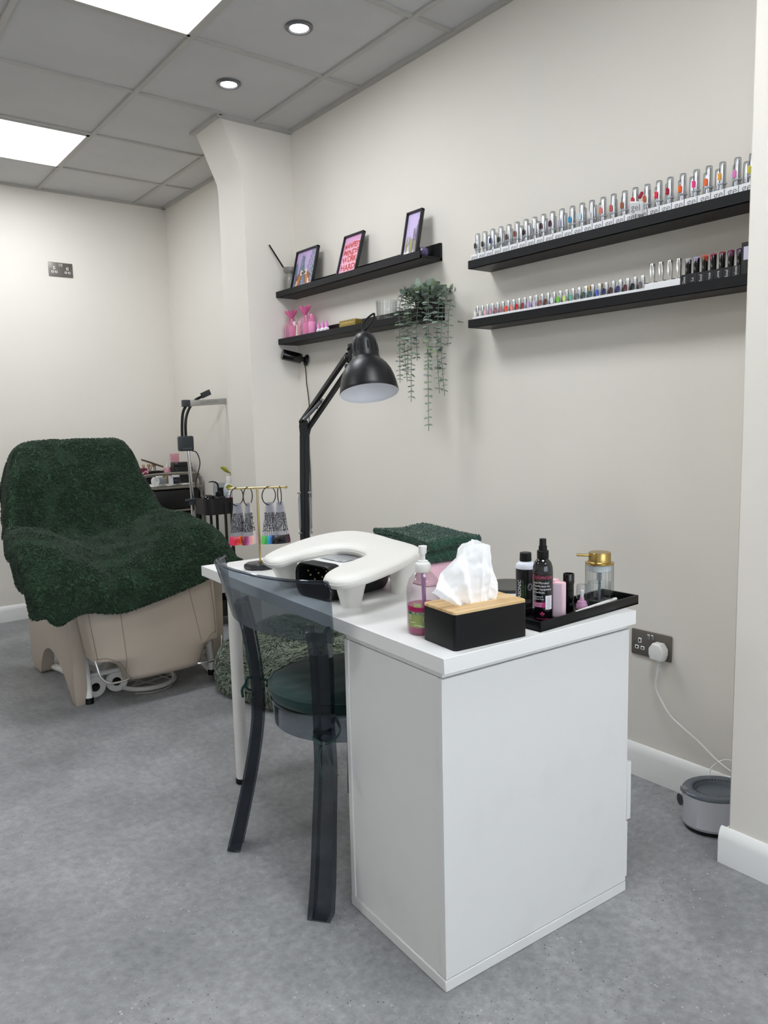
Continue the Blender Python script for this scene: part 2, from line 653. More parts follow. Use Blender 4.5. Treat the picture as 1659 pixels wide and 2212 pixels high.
led_panel(-3, 0, 'square LED ceiling panel added over the unseen left side to light cabinet and floor')  # unseen panel, added to brighten the drawer unit's side and the left floor
spot_m = emit_mat('spot_lens', '#ffffff', DOWN_LIGHT)
bez_m = mat('spot_bezel', '#77777a', 0.35, 0.8)
for (x, y, lb) in ((0.6683, 1.500, 'round recessed ceiling spotlight, the one nearer the top edge of the photo'), (0.6683, 2.083, 'round recessed ceiling spotlight, the one nearer the pillar')):
    t = thing('ceiling_spotlight', lb, 'spotlight', (x, y, HC), 0, 'recessed spotlights')
    G().lathe([(0.033, -0.001), (0.034, -0.006), (0.039, -0.010), (0.047, -0.010), (0.0515, -0.006), (0.052, 0.0)], n=40, cap0=False, cap1=False).done('bezel', bez_m, t)
    G().lathe([(0.0335, -0.004), (0.028, -0.0055), (0.001, -0.006)], n=32, cap0=False).done('lens', spot_m, t)
# small grey detector dots on the ceiling
for (x, y, lb) in ((-0.13, 2.72, 'small round plug on the ceiling tile before the left light panel'),):
    tag(G().lathe([(0.018, -0.003), (0.02, 0.0)], n=24).done('ceiling_plug', tile_m, loc=(x, y, HC)), lb, 'plug')

# ------------------------------------------------------------------ sockets
plate_m = mat('black_nickel', '#7a756f', 0.38, 0.6)
pw = mat('socket_white', '#f4f4f2', 0.35)
hole = mat('socket_hole', '#141414', 0.6)
def socket(loc, rotz, label):
    t = thing('wall_socket', label, 'socket', loc, rotz)
    G().box((0, -0.004, 0), (0.146, 0.008, 0.086), bev=0.004, seg=2).done('faceplate', plate_m, t)
    for sx in (-1, 1):
        g = G()
        cx = sx * 0.040
        for (dx, dz, ww, hh) in ((0, 0.008, 0.012, 0.017), (-0.0105, -0.0155, 0.014, 0.012), (0.0105, -0.0155, 0.014, 0.012)):
            g.m(0).box((cx + dx, -0.0085, dz), (ww, 0.002, hh), bev=0.0008, seg=1)
            g.m(1).box((cx + dx, -0.0097, dz), (ww * 0.45, 0.001, hh * 0.5))
        g.done('outlet', [pw, hole], t)
    for sx in (-1, 1):
        G().box((sx * 0.0065, -0.010, 0.026), (0.0095, 0.005, 0.019), bev=0.001, seg=1, rot=(0.18, 0, 0)).done('switch', CHROME, t)
    for sx in (-1, 1):
        G().cyl((sx * 0.060, -0.0095, 0), (sx * 0.060, -0.007, 0), 0.0035, n=14).done('screw', STEEL, t)
    return t
socket((0.469, YF, 2.191), 0, 'metal double wall socket high on the far wall, nothing plugged in')
socket((XW, 0.296, 0.457), -pi / 2, 'metal double wall socket right of the table with a white plug in it')
t = thing('power_plug', 'white plug in the socket right of the table, its white flex trailing to the floor', 'plug', (XW - 0.009, 0.2562, 0.452), -pi / 2)
g = G()
pp = [(-0.020, -0.030), (-0.026, -0.012), (-0.026, 0.006), (-0.013, 0.024), (0.013, 0.024), (0.026, 0.006), (0.026, -0.012), (0.020, -0.030)]
Xy = Matrix(((1, 0, 0, 0), (0, 0, -1, 0), (0, 1, 0, 0), (0, 0, 0, 1)))
g.prism(pp, 0.0015, 0.036, X=Xy, bev=0.005)
g.done('body', WHITE, t)
g = G()
for k in range(7):
    g.cyl((0, -0.018, -0.028 - 0.005 * k), (0, -0.018, -0.0318 - 0.005 * k), 0.0065 - 0.0003 * k, n=14)
g.cyl((0, -0.018, -0.028), (0, -0.018, -0.066), 0.0042, n=12)
g.done('strain_relief', WHITE, t)
# flex in the plug's own frame: x along -Y of the room, y = towards wall
def plugc(x, y, z):
    return (-(y - 0.2562), x - (XW - 0.009), z - 0.452)
pts = [(1.147, 0.2562, 0.388), (1.147, 0.262, 0.33), (1.147, 0.240, 0.29), (1.146, 0.206, 0.25), (1.145, 0.165, 0.226), (1.144, 0.11, 0.198), (1.14, 0.045, 0.160), (1.143, -0.01, 0.135), (1.150, -0.05, 0.115), (1.151, -0.078, 0.06), (1.150, -0.088, 0.004)]
G().tube([plugc(*p) for p in pts], 0.0032, sub=6, n=8).done('flex', WHITE, t)
# nail in the wall
t = thing('wall_nail', 'bent nail sticking out of the wall right of the trailing plant', 'nail', (XW, 1.164, 1.579))
G().cyl((0.004, 0, 0), (-0.02, 0.004, 0.003), 0.0016, n=8).cyl((-0.019, 0.004, 0.003), (-0.0215, 0.0045, 0.0033), 0.0035, n=12).done('shank', STEEL, t)
# ================================================================== TABLE, CABINET, CHAIR
lam = mat('white_laminate', '#efefee', 0.36, bump=(40, 0.03, 0.001))
lamc = mat('white_cabinet_foil', '#e4e4e2', 0.42, bump=(25, 0.03, 0.001), var=(7, '#dfdfdd', 0.55, 0.8))
lege = mat('leg_white_enamel', '#e9e7e3', 0.35)
HT = 0.7336
t = thing('table', 'long white nail table, one end on a drawer unit and the other on round legs', 'table', D(0, 0, 0), RHO)
G().box((0.298, 0.639, HT - 0.01675), (0.596, 1.278, 0.0335), bev=0.0012, seg=1).done('tabletop', lam, t)
for lx, ly in ((0.0625, 1.165), (0.535, 1.20)):
    lg = G().lathe([(0.0195, 0.014), (0.0200, 0.02), (0.0215, 0.69), (0.0215, 0.6995)], c=(lx, ly, 0), n=28).done('leg', lege, t)
    G().lathe([(0.0215, 0.0), (0.0225, 0.004), (0.0222, 0.016), (0.0205, 0.018)], c=(lx, ly, 0), n=28).done('foot', BLACK, lg)
    G().box((lx, ly, 0.6985), (0.07, 0.07, 0.003)).done('mounting_plate', lege, lg)

cab = thing('drawer_unit', 'white drawer cabinet standing under the near end of the table', 'drawer unit', D(0.0092, 0.0201, 0), RHO)
CD, CW, CH = 0.5878, 0.3707, 0.70
g = G()      # near side panel, far side panel
g.box((CD / 2, 0.008, (0.0272 + 0.683) / 2), (CD, 0.016, 0.683 - 0.0272), bev=0.0008, seg=1)
g.done('side_panel', lamc, cab)
G().box((CD / 2, CW - 0.008, 0.355), (CD, 0.016, 0.658), bev=0.0008, seg=1).done('side_panel', lamc, cab)
G().box((0.0065, CW / 2, 0.355), (0.005, CW - 0.034, 0.656)).done('back_panel', lamc, cab)
G().box((CD / 2, CW / 2, 0.6923), (CD - 0.008, CW - 0.006, 0.0148), bev=0.0008, seg=1).done('top_panel', lamc, cab)
g = G()
g.box((CD / 2, CW / 2, 0.0128), (CD + 0.002, CW + 0.002, 0.0256), bev=0.0016, seg=1)
g.done('plinth', lamc, cab)
for z0, z1, out in ((0.035, 0.183, 0.009), (0.187, 0.338, 0.020), (0.342, 0.456, 0.0), (0.460, 0.568, 0.0), (0.572, 0.682, 0.0)):
    dr = G().box((CD + out - 0.008, CW / 2, (z0 + z1) / 2), (0.016, CW - 0.005 if out else CW - 0.036, z1 - z0), bev=0.001, seg=1).done('drawer', lamc, cab)
    G().box((CD + out - 0.16, CW / 2, (z0 + z1) / 2), (0.28, CW - 0.06, (z1 - z0) * 0.7)).done('drawer_box', lamc, dr)

# ------------------------------------------------------------------ smoked see-through chair
smoke = clear('smoked_polycarbonate', '#c2c8cd', 0.05, 1.5, '#e8eef5')
smoke2 = clear('smoked_polycarbonate_thick', '#aeb3b9', 0.06, 1.5, '#d8dee8')
ch = thing('chair', 'smoky transparent plastic chair with a green seat pad, tucked up to the table', 'chair', (0.15, 0.61, 0))
CO = Vector((0.15, 0.61, 0))
def loc(p):
    return Vector(p) - CO
top = [(-0.028, 0.352), (-0.085, 0.425), (-0.117, 0.52), (-0.128, 0.615), (-0.121, 0.72), (-0.098, 0.80), (-0.036, 0.868)]
bot = [(-0.018, 0.360), (-0.048, 0.445), (-0.068, 0.53), (-0.078, 0.62), (-0.074, 0.72), (-0.058, 0.79), (-0.028, 0.852)]
tp = catmull([(x, y, 0) for x, y in top], 10)
bt = catmull([(x, y, 0) for x, y in bot], 10)
NT = len(tp) - 1
g = G()
def band(u, v):
    i = u * NT
    k = min(int(i), NT - 1)
    f = i - k
    a = tp[k].lerp(tp[k + 1], f)
    c = bt[k].lerp(bt[k + 1], f)
    s = abs(2 * u - 1)
    zt = 0.838 - 0.002 * s
    zb = 0.680 + 0.010 * s * s
    # rounded upper corners
    e = max(0.0, (s - 0.955) / 0.045)
    zt -= 0.022 * (1 - math.sqrt(max(0, 1 - e * e)))
    p = c.lerp(a, v)
    return loc((p.x, p.y, zb + (zt - zb) * v))
g.grid(band, 60, 8)
g.shell(-0.0065)
g.done('backrest', smoke, ch)
# a solid rolled rim along the top edge of the back
g = G()
g.tube([band(i / 60, 1.0) for i in range(61)], 0.0042, n=8)
g.done('top_rim', smoke2, ch)

def channel(path, wdir, w, dpt, th=0.005, taper=None):
    """U shaped leg: outer web plus two flanges, swept along path"""
    P = catmull(path, 8)
    g = G()
    N = len(P)
    secs = []
    for i, p in enumerate(P):
        tt = (P[min(i + 1, N - 1)] - P[max(i - 1, 0)]).normalized()
        wd = Vector(wdir)
        wd = (wd - tt * wd.dot(tt)).normalized()
        dd = -tt.cross(wd).normalized()
        f = 1.0 if taper is None else taper[0] + (taper[1] - taper[0]) * i / (N - 1)
        W2, Dp = w * f / 2, dpt * f
        sec = [(-W2, 0), (W2, 0), (W2, Dp), (W2 - th * 2.2, Dp), (W2 - th * 2.2, th), (-W2 + th * 2.2, th), (-W2 + th * 2.2, Dp), (-W2, Dp)]
        secs.append([g.bm.verts.new(p + wd * a + dd * b2) for a, b2 in sec])
    fs = []
    for a, b2 in zip(secs, secs[1:]):
        fs += g.ring_faces(a, b2)
    for s in (secs[0], secs[-1]):
        g.bm.faces.new((s[0], s[1], s[4], s[5]))
        g.bm.faces.new((s[1], s[2], s[3], s[4]))
        g.bm.faces.new((s[0], s[5], s[6], s[7]))
    return g
# rear legs run on up as the uprights that carry the back
rl = [(-0.093, 0.826, 0.0), (-0.060, 0.829, 0.10), (-0.024, 0.832, 0.22), (0.003, 0.834, 0.34), (0.012, 0.836, 0.44)]
rr = [(-0.073, 0.385, 0.0), (-0.052, 0.400, 0.10), (-0.029, 0.422, 0.22), (-0.006, 0.444, 0.34), (0.001, 0.456, 0.44)]
ul = [(0.013, 0.836, 0.43), (0.006, 0.837, 0.52), (-0.008, 0.839, 0.62), (-0.028, 0.842, 0.705)]
ur = [(0.002, 0.457, 0.43), (-0.006, 0.444, 0.52), (-0.019, 0.426, 0.62), (-0.037, 0.409, 0.705)]
for pth, wdv in ((rl, (0.62, 0.78, 0)), (rr, (-0.62, 0.78, 0))):
    channel([loc(p) for p in pth], wdv, 0.056, 0.036, taper=(1.05, 0.86)).done('leg', smoke2, ch)
for pth, wdv in ((ul, (0.62, 0.78, 0)), (ur, (-0.62, 0.78, 0))):
    channel([loc(p) for p in pth], wdv, 0.052, 0.034, taper=(0.9, 1.0)).done('upright', smoke2, ch)
for pth in ([(0.350, 0.845, 0.0), (0.338, 0.82, 0.22), (0.322, 0.795, 0.44)], [(0.350, 0.425, 0.0), (0.338, 0.440, 0.22), (0.322, 0.465, 0.44)]):
    channel([loc(p) for p in pth], (0, 1, 0), 0.044, 0.034, taper=(0.9, 1.05)).done('leg', smoke2, ch)
SCX, SCY = 0.195, 0.632
g = G()
g.lathe([(0.196, 0.385), (0.201, 0.383), (0.206, 0.44), (0.210, 0.447), (0.208, 0.452), (0.19, 0.4525), (0.001, 0.4535)], c=(SCX - CO.x, SCY - CO.y, 0), n=64, cap0=False)
g.lathe([(0.196, 0.385), (0.1995, 0.446), (0.001, 0.447)], c=(SCX - CO.x, SCY - CO.y, 0), n=64, cap0=False)
g.done('seat', smoke, ch)

teal = mat('teal_cotton', '#06302d', 0.85, bump=(700, 0.25, 0.0006), sheen=0.15)
cu = thing('seat_cushion', 'round dark teal seat pad tied to the smoky plastic chair', 'cushion', (SCX, SCY, 0.4535))
def pad(u, v):
    a = 2 * pi * u
    prof = [(0.02, 0.0), (0.19, 0.0), (0.2085, 0.004), (0.2145, 0.016), (0.2125, 0.030), (0.206, 0.0365), (0.19, 0.043), (0.15, 0.0475), (0.08, 0.050), (0.0008, 0.0505)]
    i = v * (len(prof) - 1)
    k = min(int(i), len(prof) - 2)
    f = i - k
    r = prof[k][0] + (prof[k + 1][0] - prof[k][0]) * f
    z = prof[k][1] + (prof[k + 1][1] - prof[k][1]) * f
    if z > 0.02:
        wr = noise.noise(Vector((r * cos(a) * 9, r * sin(a) * 22, 3.1)))
        z += 0.0045 * wr * min(1, (z - 0.02) / 0.02)
        z += 0.004 * max(0, sin(a * 9 + r * 60)) * max(0, (r - 0.11) / 0.1) * min(1, (z - 0.02) / 0.02)
    return Vector((r * cos(a), r * sin(a), z))
g = G()
g.grid(pad, 96, 27, closed_u=True)
g.done('pad', teal, cu, angle=60)
g = G()
g.tube([(0.2125 * cos(2 * pi * k / 72), 0.2125 * sin(2 * pi * k / 72), 0.034) for k in range(72)], 0.0026, n=6, closed=True)
g.done('piping', teal, cu)
def cl(p):
    return Vector(p) - Vector((SCX, SCY, 0.4535))
g = G()      # ties knotted round the near upright
g.tube([cl(p) for p in [(0.05, 0.475, 0.462), (0.03, 0.418, 0.445), (-0.004, 0.412, 0.425), (-0.012, 0.44, 0.415), (-0.012, 0.468, 0.418), (0.01, 0.478, 0.425)]], 0.009, sub=6, n=8, flat=(0.2, 1))
g.tube([cl(p) for p in [(-0.012, 0.44, 0.415), (-0.03, 0.425, 0.40), (-0.034, 0.415, 0.365), (-0.03, 0.40, 0.34)]], 0.009, sub=6, n=8, flat=(0.2, 1))
g.tube([cl(p) for p in [(-0.014, 0.425, 0.415), (-0.03, 0.40, 0.425), (-0.028, 0.38, 0.39), (-0.012, 0.375, 0.36)]], 0.009, sub=6, n=8, flat=(0.2, 1))
g.done('tie', teal, cu)
g = G()
g.tube([cl(p) for p in [(0.04, 0.79, 0.470), (0.018, 0.828, 0.478), (0.0, 0.848, 0.470), (0.002, 0.852, 0.44), (0.03, 0.842, 0.43)]], 0.004, sub=6, n=8, flat=(0.3, 1))
g.tube([cl(p) for p in [(0.0, 0.850, 0.460), (-0.012, 0.856, 0.44), (-0.010, 0.858, 0.415)]], 0.004, sub=6, n=8, flat=(0.3, 1))
g.done('tie', teal, cu)
# ================================================================== ON THE TABLE
def bottle_map(c, r, ang, z):
    """flat label artwork -> outside of an upright cylinder, x along the girth facing angle ang"""
    def fn(x, y):
        a = ang + x / r
        return Vector((c[0] + r * cos(a), c[1] + r * sin(a), z + y))
    return fn
def patch(g, c, r, ang, w, z0, z1, n=14):
    g.grid(lambda u, v: Vector((c[0] + r * cos(ang + (u - 0.5) * w / r), c[1] + r * sin(ang + (u - 0.5) * w / r), z0 + (z1 - z0) * v)), n, 1)
    return g
def ang_to_cam(p):
    """angle in the local frame of a thing turned by RHO, for a label that faces the client side"""
    return math.atan2(CAM_POS.y - p[1], CAM_POS.x - p[0]) - RHO

# --- white hand rest on four legs
vinyl = mat('white_vinyl_pad', '#e6e4de', 0.45, bump=(260, 0.10, 0.0006))
hrp = mat('white_rest_plastic', '#e2e0da', 0.35)
hr = thing('hand_rest', 'white padded U shaped hand rest on stubby legs over the nail lamp', 'hand rest', D(0.16, 0.64), RHO)
def hz(x):
    return 0.0840 + 0.13 * (x + 0.16)
OUTL = [(-0.008, 0.765), (0.000, 0.800), (0.022, 0.823), (0.075, 0.852), (0.150, 0.874), (0.225, 0.876), (0.285, 0.850), (0.318, 0.800), (0.326, 0.735), (0.322, 0.665), (0.314, 0.600), (0.308, 0.530), (0.300, 0.475), (0.283, 0.440), (0.250, 0.416), (0.184, 0.387), (0.120, 0.370), (0.060, 0.362), (0.015, 0.368), (-0.010, 0.393), (-0.012, 0.430), (0.000, 0.462), (0.026, 0.488), (0.087, 0.511), (0.138, 0.520), (0.172, 0.537), (0.190, 0.575), (0.192, 0.625), (0.182, 0.668), (0.150, 0.703), (0.105, 0.716), (0.060, 0.716), (0.020, 0.712), (0.000, 0.722), (-0.010, 0.740)]
def closed_catmull(P, n):
    P = [Vector((x, y, 0)) for x, y in P]
    N = len(P)
    out = []
    for i in range(N):
        a, b, c, d = P[i - 1], P[i], P[(i + 1) % N], P[(i + 2) % N]
        for k in range(n):
            t2 = k / n
            out.append(0.5 * ((2 * b) + (c - a) * t2 + (2 * a - 5 * b + 4 * c - d) * t2 * t2 + (3 * b - a - 3 * c + d) * t2 ** 3))
    return out
ring_ = closed_catmull([(x - 0.16, y - 0.64) for x, y in OUTL], 4)
def layered(spec):
    g = G()
    N = len(ring_)
    nrm = []
    for i in range(N):
        t2 = (ring_[(i + 1) % N] - ring_[i - 1]).normalized()
        nrm.append(Vector((-t2.y, t2.x, 0)))
    area = sum(ring_[i].x * ring_[(i + 1) % N].y - ring_[(i + 1) % N].x * ring_[i].y for i in range(N))
    sg = 1 if area > 0 else -1
    rings = []
    for off, h in spec:
        rr = []
        for i in range(N):
            p = ring_[i] + nrm[i] * sg * off
            rr.append(g.bm.verts.new((p.x, p.y, hz(p.x) + h)))
        rings.append(rr)
    for a, b in zip(rings, rings[1:]):
        g.ring_faces(a, b)
    f1 = g.bm.faces.new(rings[0])
    f2 = g.bm.faces.new(rings[-1])
    bmesh.ops.triangulate(g.bm, faces=[f1, f2])
    return g
layered([(0.004, 0.0), (0.0008, 0.001), (0.0004, 0.0035), (0.002, 0.0068), (0.006, 0.0105), (0.012, 0.0138), (0.020, 0.0162), (0.029, 0.0175), (0.036, 0.0178)]).done('pad', vinyl, hr, angle=50)
layered([(0.006, -0.012), (0.001, -0.008), (-0.0015, -0.001), (-0.0012, 0.0008), (0.004, 0.0012)]).done('rim', hrp, hr, angle=40)
for (lx, ly, sgx, sgy) in ((-0.068, -0.152, -1, -1), (-0.078, 0.168, -1, 1), (0.112, -0.118, 1, -1), (0.108, 0.160, 1, 1)):
    zt = hz(lx) - 0.011
    g = G()
    rings = []
    for k in range(7):
        f = k / 6
        z = zt * f
        wx, wy = 0.022 + 0.018 * f, 0.026 + 0.017 * f
        cx, cy = lx + sgx * 0.010 * f, ly + sgy * 0.016 * f
        rings.append([g.bm.verts.new((cx + wx * math.copysign(abs(cos(a)) ** 0.7, cos(a)), cy + wy * math.copysign(abs(sin(a)) ** 0.7, sin(a)), z)) for a in [2 * pi * q / 28 for q in range(28)]])
    for a, b2 in zip(rings, rings[1:]):
        g.ring_faces(a, b2)
    g.bm.faces.new(rings[0][::-1])
    g.bm.faces.new(rings[-1])
    g.done('leg', hrp, hr)

# --- nail curing lamp under the rest
uv = thing('nail_lamp', 'black and white nail curing lamp under the white hand rest', 'nail lamp', D(0.165, 0.632), RHO + 0.16)
def rsq(w, h, r, n=6):
    out = []
    for cx, cy, a0 in ((w - r, h - r, 0), (-w + r, h - r, pi / 2), (-w + r, -h + r, pi), (w - r, -h + r, 1.5 * pi)):
        for k in range(n + 1):
            a = a0 + pi / 2 * k / n
            out.append((cx + r * cos(a), cy + r * sin(a)))
    return out
def xsec(g, spec):
    """stack of rounded-rectangle sections standing across x: (x, halfwidth, halfheight, radius, zcentre)"""
    rings = []
    for (x, hw, hh, r, zc) in spec:
        rings.append([g.bm.verts.new((x, a, zc + b2)) for a, b2 in rsq(hw, hh, r)])
    for a, b2 in zip(rings, rings[1:]):
        g._tag(g.ring_faces(a, b2))
    return rings
g = G()
g.m(0)
rg = xsec(g, [(-0.104, 0.072, 0.041, 0.030, 0.046), (-0.109, 0.074, 0.043, 0.032, 0.046), (-0.110, 0.079, 0.0455, 0.034, 0.047), (-0.106, 0.082, 0.0475, 0.036, 0.0475), (-0.07, 0.083, 0.047, 0.038, 0.047)])
g.done('front_rim', BLACK, uv, angle=50)
g = G()
rings = xsec(g, [(-0.104, 0.072, 0.041, 0.030, 0.046), (-0.06, 0.066, 0.037, 0.028, 0.045), (0.08, 0.055, 0.030, 0.024, 0.042)])
g._tag([g.bm.faces.new(rings[-1])])
g.done('light_tunnel', mat('tunnel_black', '#050507', 0.6, spec=0.2), uv, angle=50)
g = G()
for (xx, zz) in ((-0.080, 0.034), (-0.055, 0.036), (-0.030, 0.038), (-0.068, 0.050), (-0.042, 0.051), (-0.016, 0.052), (-0.075, 0.063), (-0.050, 0.064), (-0.024, 0.062)):
    hw_ = 0.066 + (0.006 * (-0.06 - xx) / 0.044 if xx < -0.06 else -0.011 * (xx + 0.06) / 0.14)
    g.box((xx, hw_ - 0.0012, zz), (0.0045, 0.0015, 0.0045))
g.done('light_beads', mat('bead_yellow', '#e2dca0', 0.4), uv)
UVS = [(-0.072, 0.0832, 0.0470, 0.037, 0.0475), (0.03, 0.0870, 0.0465, 0.036, 0.0475), (0.085, 0.0790, 0.0430, 0.032, 0.0445), (0.113, 0.0560, 0.0340, 0.026, 0.0390)]
def half_body(upper):
    g = G()
    rows = []
    for (x, hw, hh, r, zc) in UVS:
        P = rsq(hw, hh, r)
        P = P[:14] if upper else P[14:]
        P = [(hw if upper else -hw, -0.002)] + P + [(-hw if upper else hw, -0.002)]
        rows.append([g.bm.verts.new((x, p[0], zc + p[1])) for p in P])
    for p, q_ in zip(rows, rows[1:]):
        g.ring_faces(p, q_, closed=False)
    g.bm.faces.new(rows[-1])
    return g
half_body(False).done('base', BLACK, uv, angle=50)
half_body(True).done('shell', mat('lamp_white_gloss', '#f3f3f3', 0.2), uv, angle=50)
G().box((-0.01, 0.0, 0.0962), (0.075, 0.095, 0.0016), bev=0.0007, seg=1, rot=(0, 0.015, 0)).done('silver_panel', mat('silver_panel', '#b7bac0', 0.28, 0.6), uv)

# --- swatch stand with four rings of nail colour sticks
gold = mat('brass', '#c4b07c', 0.22, 1.0)
marble = mat('black_marble', '#24262c', 0.25, var=(30, '#7b7f88', 0.52, 0.74))
ST = D(0.134, 1.103)
st = thing('swatch_stand', 'brass T bar stand on a black marble base at the far end of the table', 'display stand', ST, 0)
hexp = []
for k in range(8):
    a = pi / 8 + k * pi / 4 + 0.42
    hexp.append((0.054 * cos(a), 0.046 * sin(a)))
Rz = Matrix.Rotation(-0.35, 4, 'Z')
G().prism(hexp, 0, 0.020, X=Rz, bev=0.008).done('base', marble, st, angle=20)
G().lathe([(0.007, 0.0195), (0.007, 0.023), (0.0036, 0.024), (0.0034, 0.258), (0.0034, 0.262)], n=16).done('pole', gold, st)
bd = Vector((0.83, -0.56, 0)).normalized()
g = G()
g.along(-bd * 0.088 + Vector((0, 0, 0.262)), bd * 0.090 + Vector((0, 0, 0.262)), [(0.0031, 0), (0.0031, 0.178)], n=14)
g.lathe([(0.0001, -0.005), (0.0036, -0.0036), (0.005, 0), (0.0036, 0.0036), (0.0001, 0.005)], c=tuple(-bd * 0.09 + Vector((0, 0, 0.262))), n=14)
g.lathe([(0.0001, -0.005), (0.0036, -0.0036), (0.005, 0), (0.0036, 0.0036), (0.0001, 0.005)], c=tuple(bd * 0.092 + Vector((0, 0, 0.262))), n=14)
g.done('crossbar', gold, st)
stick = clear('swatch_stick_clear', '#e6e6ea', 0.12, 1.35, frost=0.16)
stickp = mat('swatch_print', '#1c1c1f', 0.5)
ivory = mat('swatch_ivory', '#efe8da', 0.4)
def swatch_ring(off, tilt, fan, cols, label, ivory_last=False):
    p = ST + bd * off + Vector((0, 0, 0.2652 - 0.029))
    t = thing('nail_swatch_ring', label, 'swatch ring', p, 0, 'colour swatch rings on the brass stand')
    ax = Vector((cos(tilt), sin(tilt), 0))      # in-plane direction of the ring
    G().tube([ax * (0.029 * cos(a)) + Vector((0, 0, 0.029 * sin(a))) for a in [2 * pi * k / 40 for k in range(40)]], 0.0016, n=8, closed=True).done('ring', BLACK, t)
    n = len(cols)
    ax = Vector((cos(fan), sin(fan), 0))
    nrm = Vector((-ax.y, ax.x, 0))
    rg = random.Random(len(label))
    for i, c in enumerate(cols):
        f = (i - (n - 1) / 2) / max(1, (n - 1) / 2)
        th = f * 0.14
        root = Vector((0, 0, -0.0275)) + nrm * (f * 0.004) + ax * (f * 0.008)
        Xr = Matrix.Translation(root) @ Matrix(((ax.x, nrm.x, 0, 0), (ax.y, nrm.y, 0, 0), (0, 0, 1, 0), (0, 0, 0, 1))) @ Matrix.Rotation(-th, 4, 'Y') @ Matrix.Rotation(0.25 * f, 4, 'Z') @ Matrix.Diagonal((1.3, 1.3, 1.5, 1))
        g = G()
        g.m(0).prism([(-0.0035, 0.004), (0.0035, 0.004), (0.0042, -0.02), (0.0036, -0.068), (-0.0036, -0.068), (-0.0042, -0.02)], -0.0006 + f * 0.001, 0.0006 + f * 0.001, X=Xr @ Xy)
        g.m(1)
        for k in range(18):
            zz = -0.020 - (k // 2) * 0.0046 + rg.uniform(-0.001, 0.001)
            wv = rg.uniform(0.0008, 0.0026)
            xo = (-0.0016 if k % 2 else 0.0016) + rg.uniform(-0.0008, 0.0008)
            g.box((xo, -0.0009 - f * 0.001, zz), (wv, 0.0003, rg.uniform(0.002, 0.0052)), X=Xr)
        sm = g.done('stick', [ivory if (ivory_last and i == n - 1) else stick, stickp], t)
        g = G()
        g.prism([(-0.0042, -0.068), (0.0042, -0.068), (0.0048, -0.080), (0.0036, -0.087), (-0.0036, -0.087), (-0.0048, -0.080)], -0.0014 + f * 0.001, 0.0014 + f * 0.001, X=Xr @ Xy, bev=0.0008)
        g.done('nail_tip', mat('tip_' + c.strip('#'), c, 0.15, coat=0.5), sm)
swatch_ring(-0.066, 0.333, -0.35, ['#d21c4a', '#e23350', '#c81a3a', '#cf2030', '#e0301f', '#f06a28', '#f58a3c', '#5a3a22', '#f2a070', '#e07a50'], 'swatch ring of red and orange nail tips, leftmost on the brass stand')
swatch_ring(-0.031, 0.577, 0.15, ['#7d1f4e', '#9c2f68', '#c06aa0', '#e89aa8', '#f0b09c', '#f2c0b4', '#f4cfc6', '#f3d3d2'], 'swatch ring of plum and pale pink nail tips beside the brass pole', True)
swatch_ring(0.036, 0.233, -0.45, ['#5fbf5a', '#3fae62', '#2fa0c0', '#2f74c8', '#3048b8', '#5a3cae', '#3a2a80'], 'swatch ring of green, blue and violet nail tips right of the brass pole')
swatch_ring(0.070, -1.89, -0.30, ['#121214', '#1a1a1e', '#0f0f12', '#222226', '#17171a', '#2a2026', '#431f33'], 'swatch ring of black nail tips, rightmost on the brass stand')

# --- hand sanitiser
SA = (0.088, 0.178)
sp_ = D(*SA)
sa = thing('hand_sanitiser', 'pump bottle of pink hand sanitiser behind the black tissue box', 'bottle', sp_, RHO)
A0 = ang_to_cam(sp_)
R0 = 0.0375
G().lathe([(0.030, 0.0), (0.0355, 0.003), (0.0375, 0.010), (0.0375, 0.090), (0.0362, 0.105), (0.031, 0.121), (0.022, 0.132), (0.0155, 0.137), (0.0155, 0.141)], n=48, cap1=False).done('bottle', clear('clear_bottle', '#f6f3f5', 0.05, 1.4, edge='#d3c9d1', frost=0.07), sa)
G().lathe([(0.0285, 0.002), (0.034, 0.005), (0.0358, 0.012), (0.0358, 0.064), (0.001, 0.0645)], n=48).done('liquid', clear('pink_gel', '#d11b8e', 0.1, 1.2, frost=0.45), sa)
g = G()
g.cyl((0.004, 0, 0.01), (0, 0, 0.138), 0.0048, n=12)
g.done('dip_tube', clear('dip_tube', '#c79ad0', 0.2, 1.3, frost=0.5), sa)
g = G()
g.lathe([(0.0165, 0.136), (0.0172, 0.138), (0.0172, 0.153), (0.016, 0.1555), (0.012, 0.158), (0.0115, 0.161), (0.006, 0.162), (0.0055, 0.177)], n=28)
g.done('collar', WHITE, sa)
g = G()
g.lathe([(0.0075, 0.176), (0.0088, 0.179), (0.0088, 0.186), (0.0095, 0.1895), (0.0095, 0.1935), (0.004, 0.1945)], n=24)
dn = Vector((cos(0.9), sin(0.9), 0))
g.tube([Vector((0, 0, 0.187)), dn * 0.018 + Vector((0, 0, 0.1875)), dn * 0.031 + Vector((0, 0, 0.184))], [0.0052, 0.0045, 0.0038], n=12, sub=4)
g.done('pump_head', WHITE, sa)
lab = [mat('label_pink', '#b3135f', 0.45), mat('label_dark_green', '#1d5b3c', 0.45), mat('label_olive', '#8b9657', 0.45), mat('label_lime', '#a9bd6c', 0.45), mat('label_ink_white', '#efeee0', 0.5), mat('label_maroon', '#6e1338', 0.5), mat('flag_navy', '#1b1d52', 0.5), mat('flag_red', '#c0162f', 0.5)]
g = G()
LA = A0 - 0.25
patch(g.m(0), (0, 0), R0 + 0.0003, LA, 0.062, 0.0535, 0.0640)
patch(g.m(1), (0, 0), R0 + 0.0003, LA, 0.062, 0.0475, 0.0535)
patch(g.m(2), (0, 0), R0 + 0.0003, LA, 0.062, 0.0185, 0.0475)
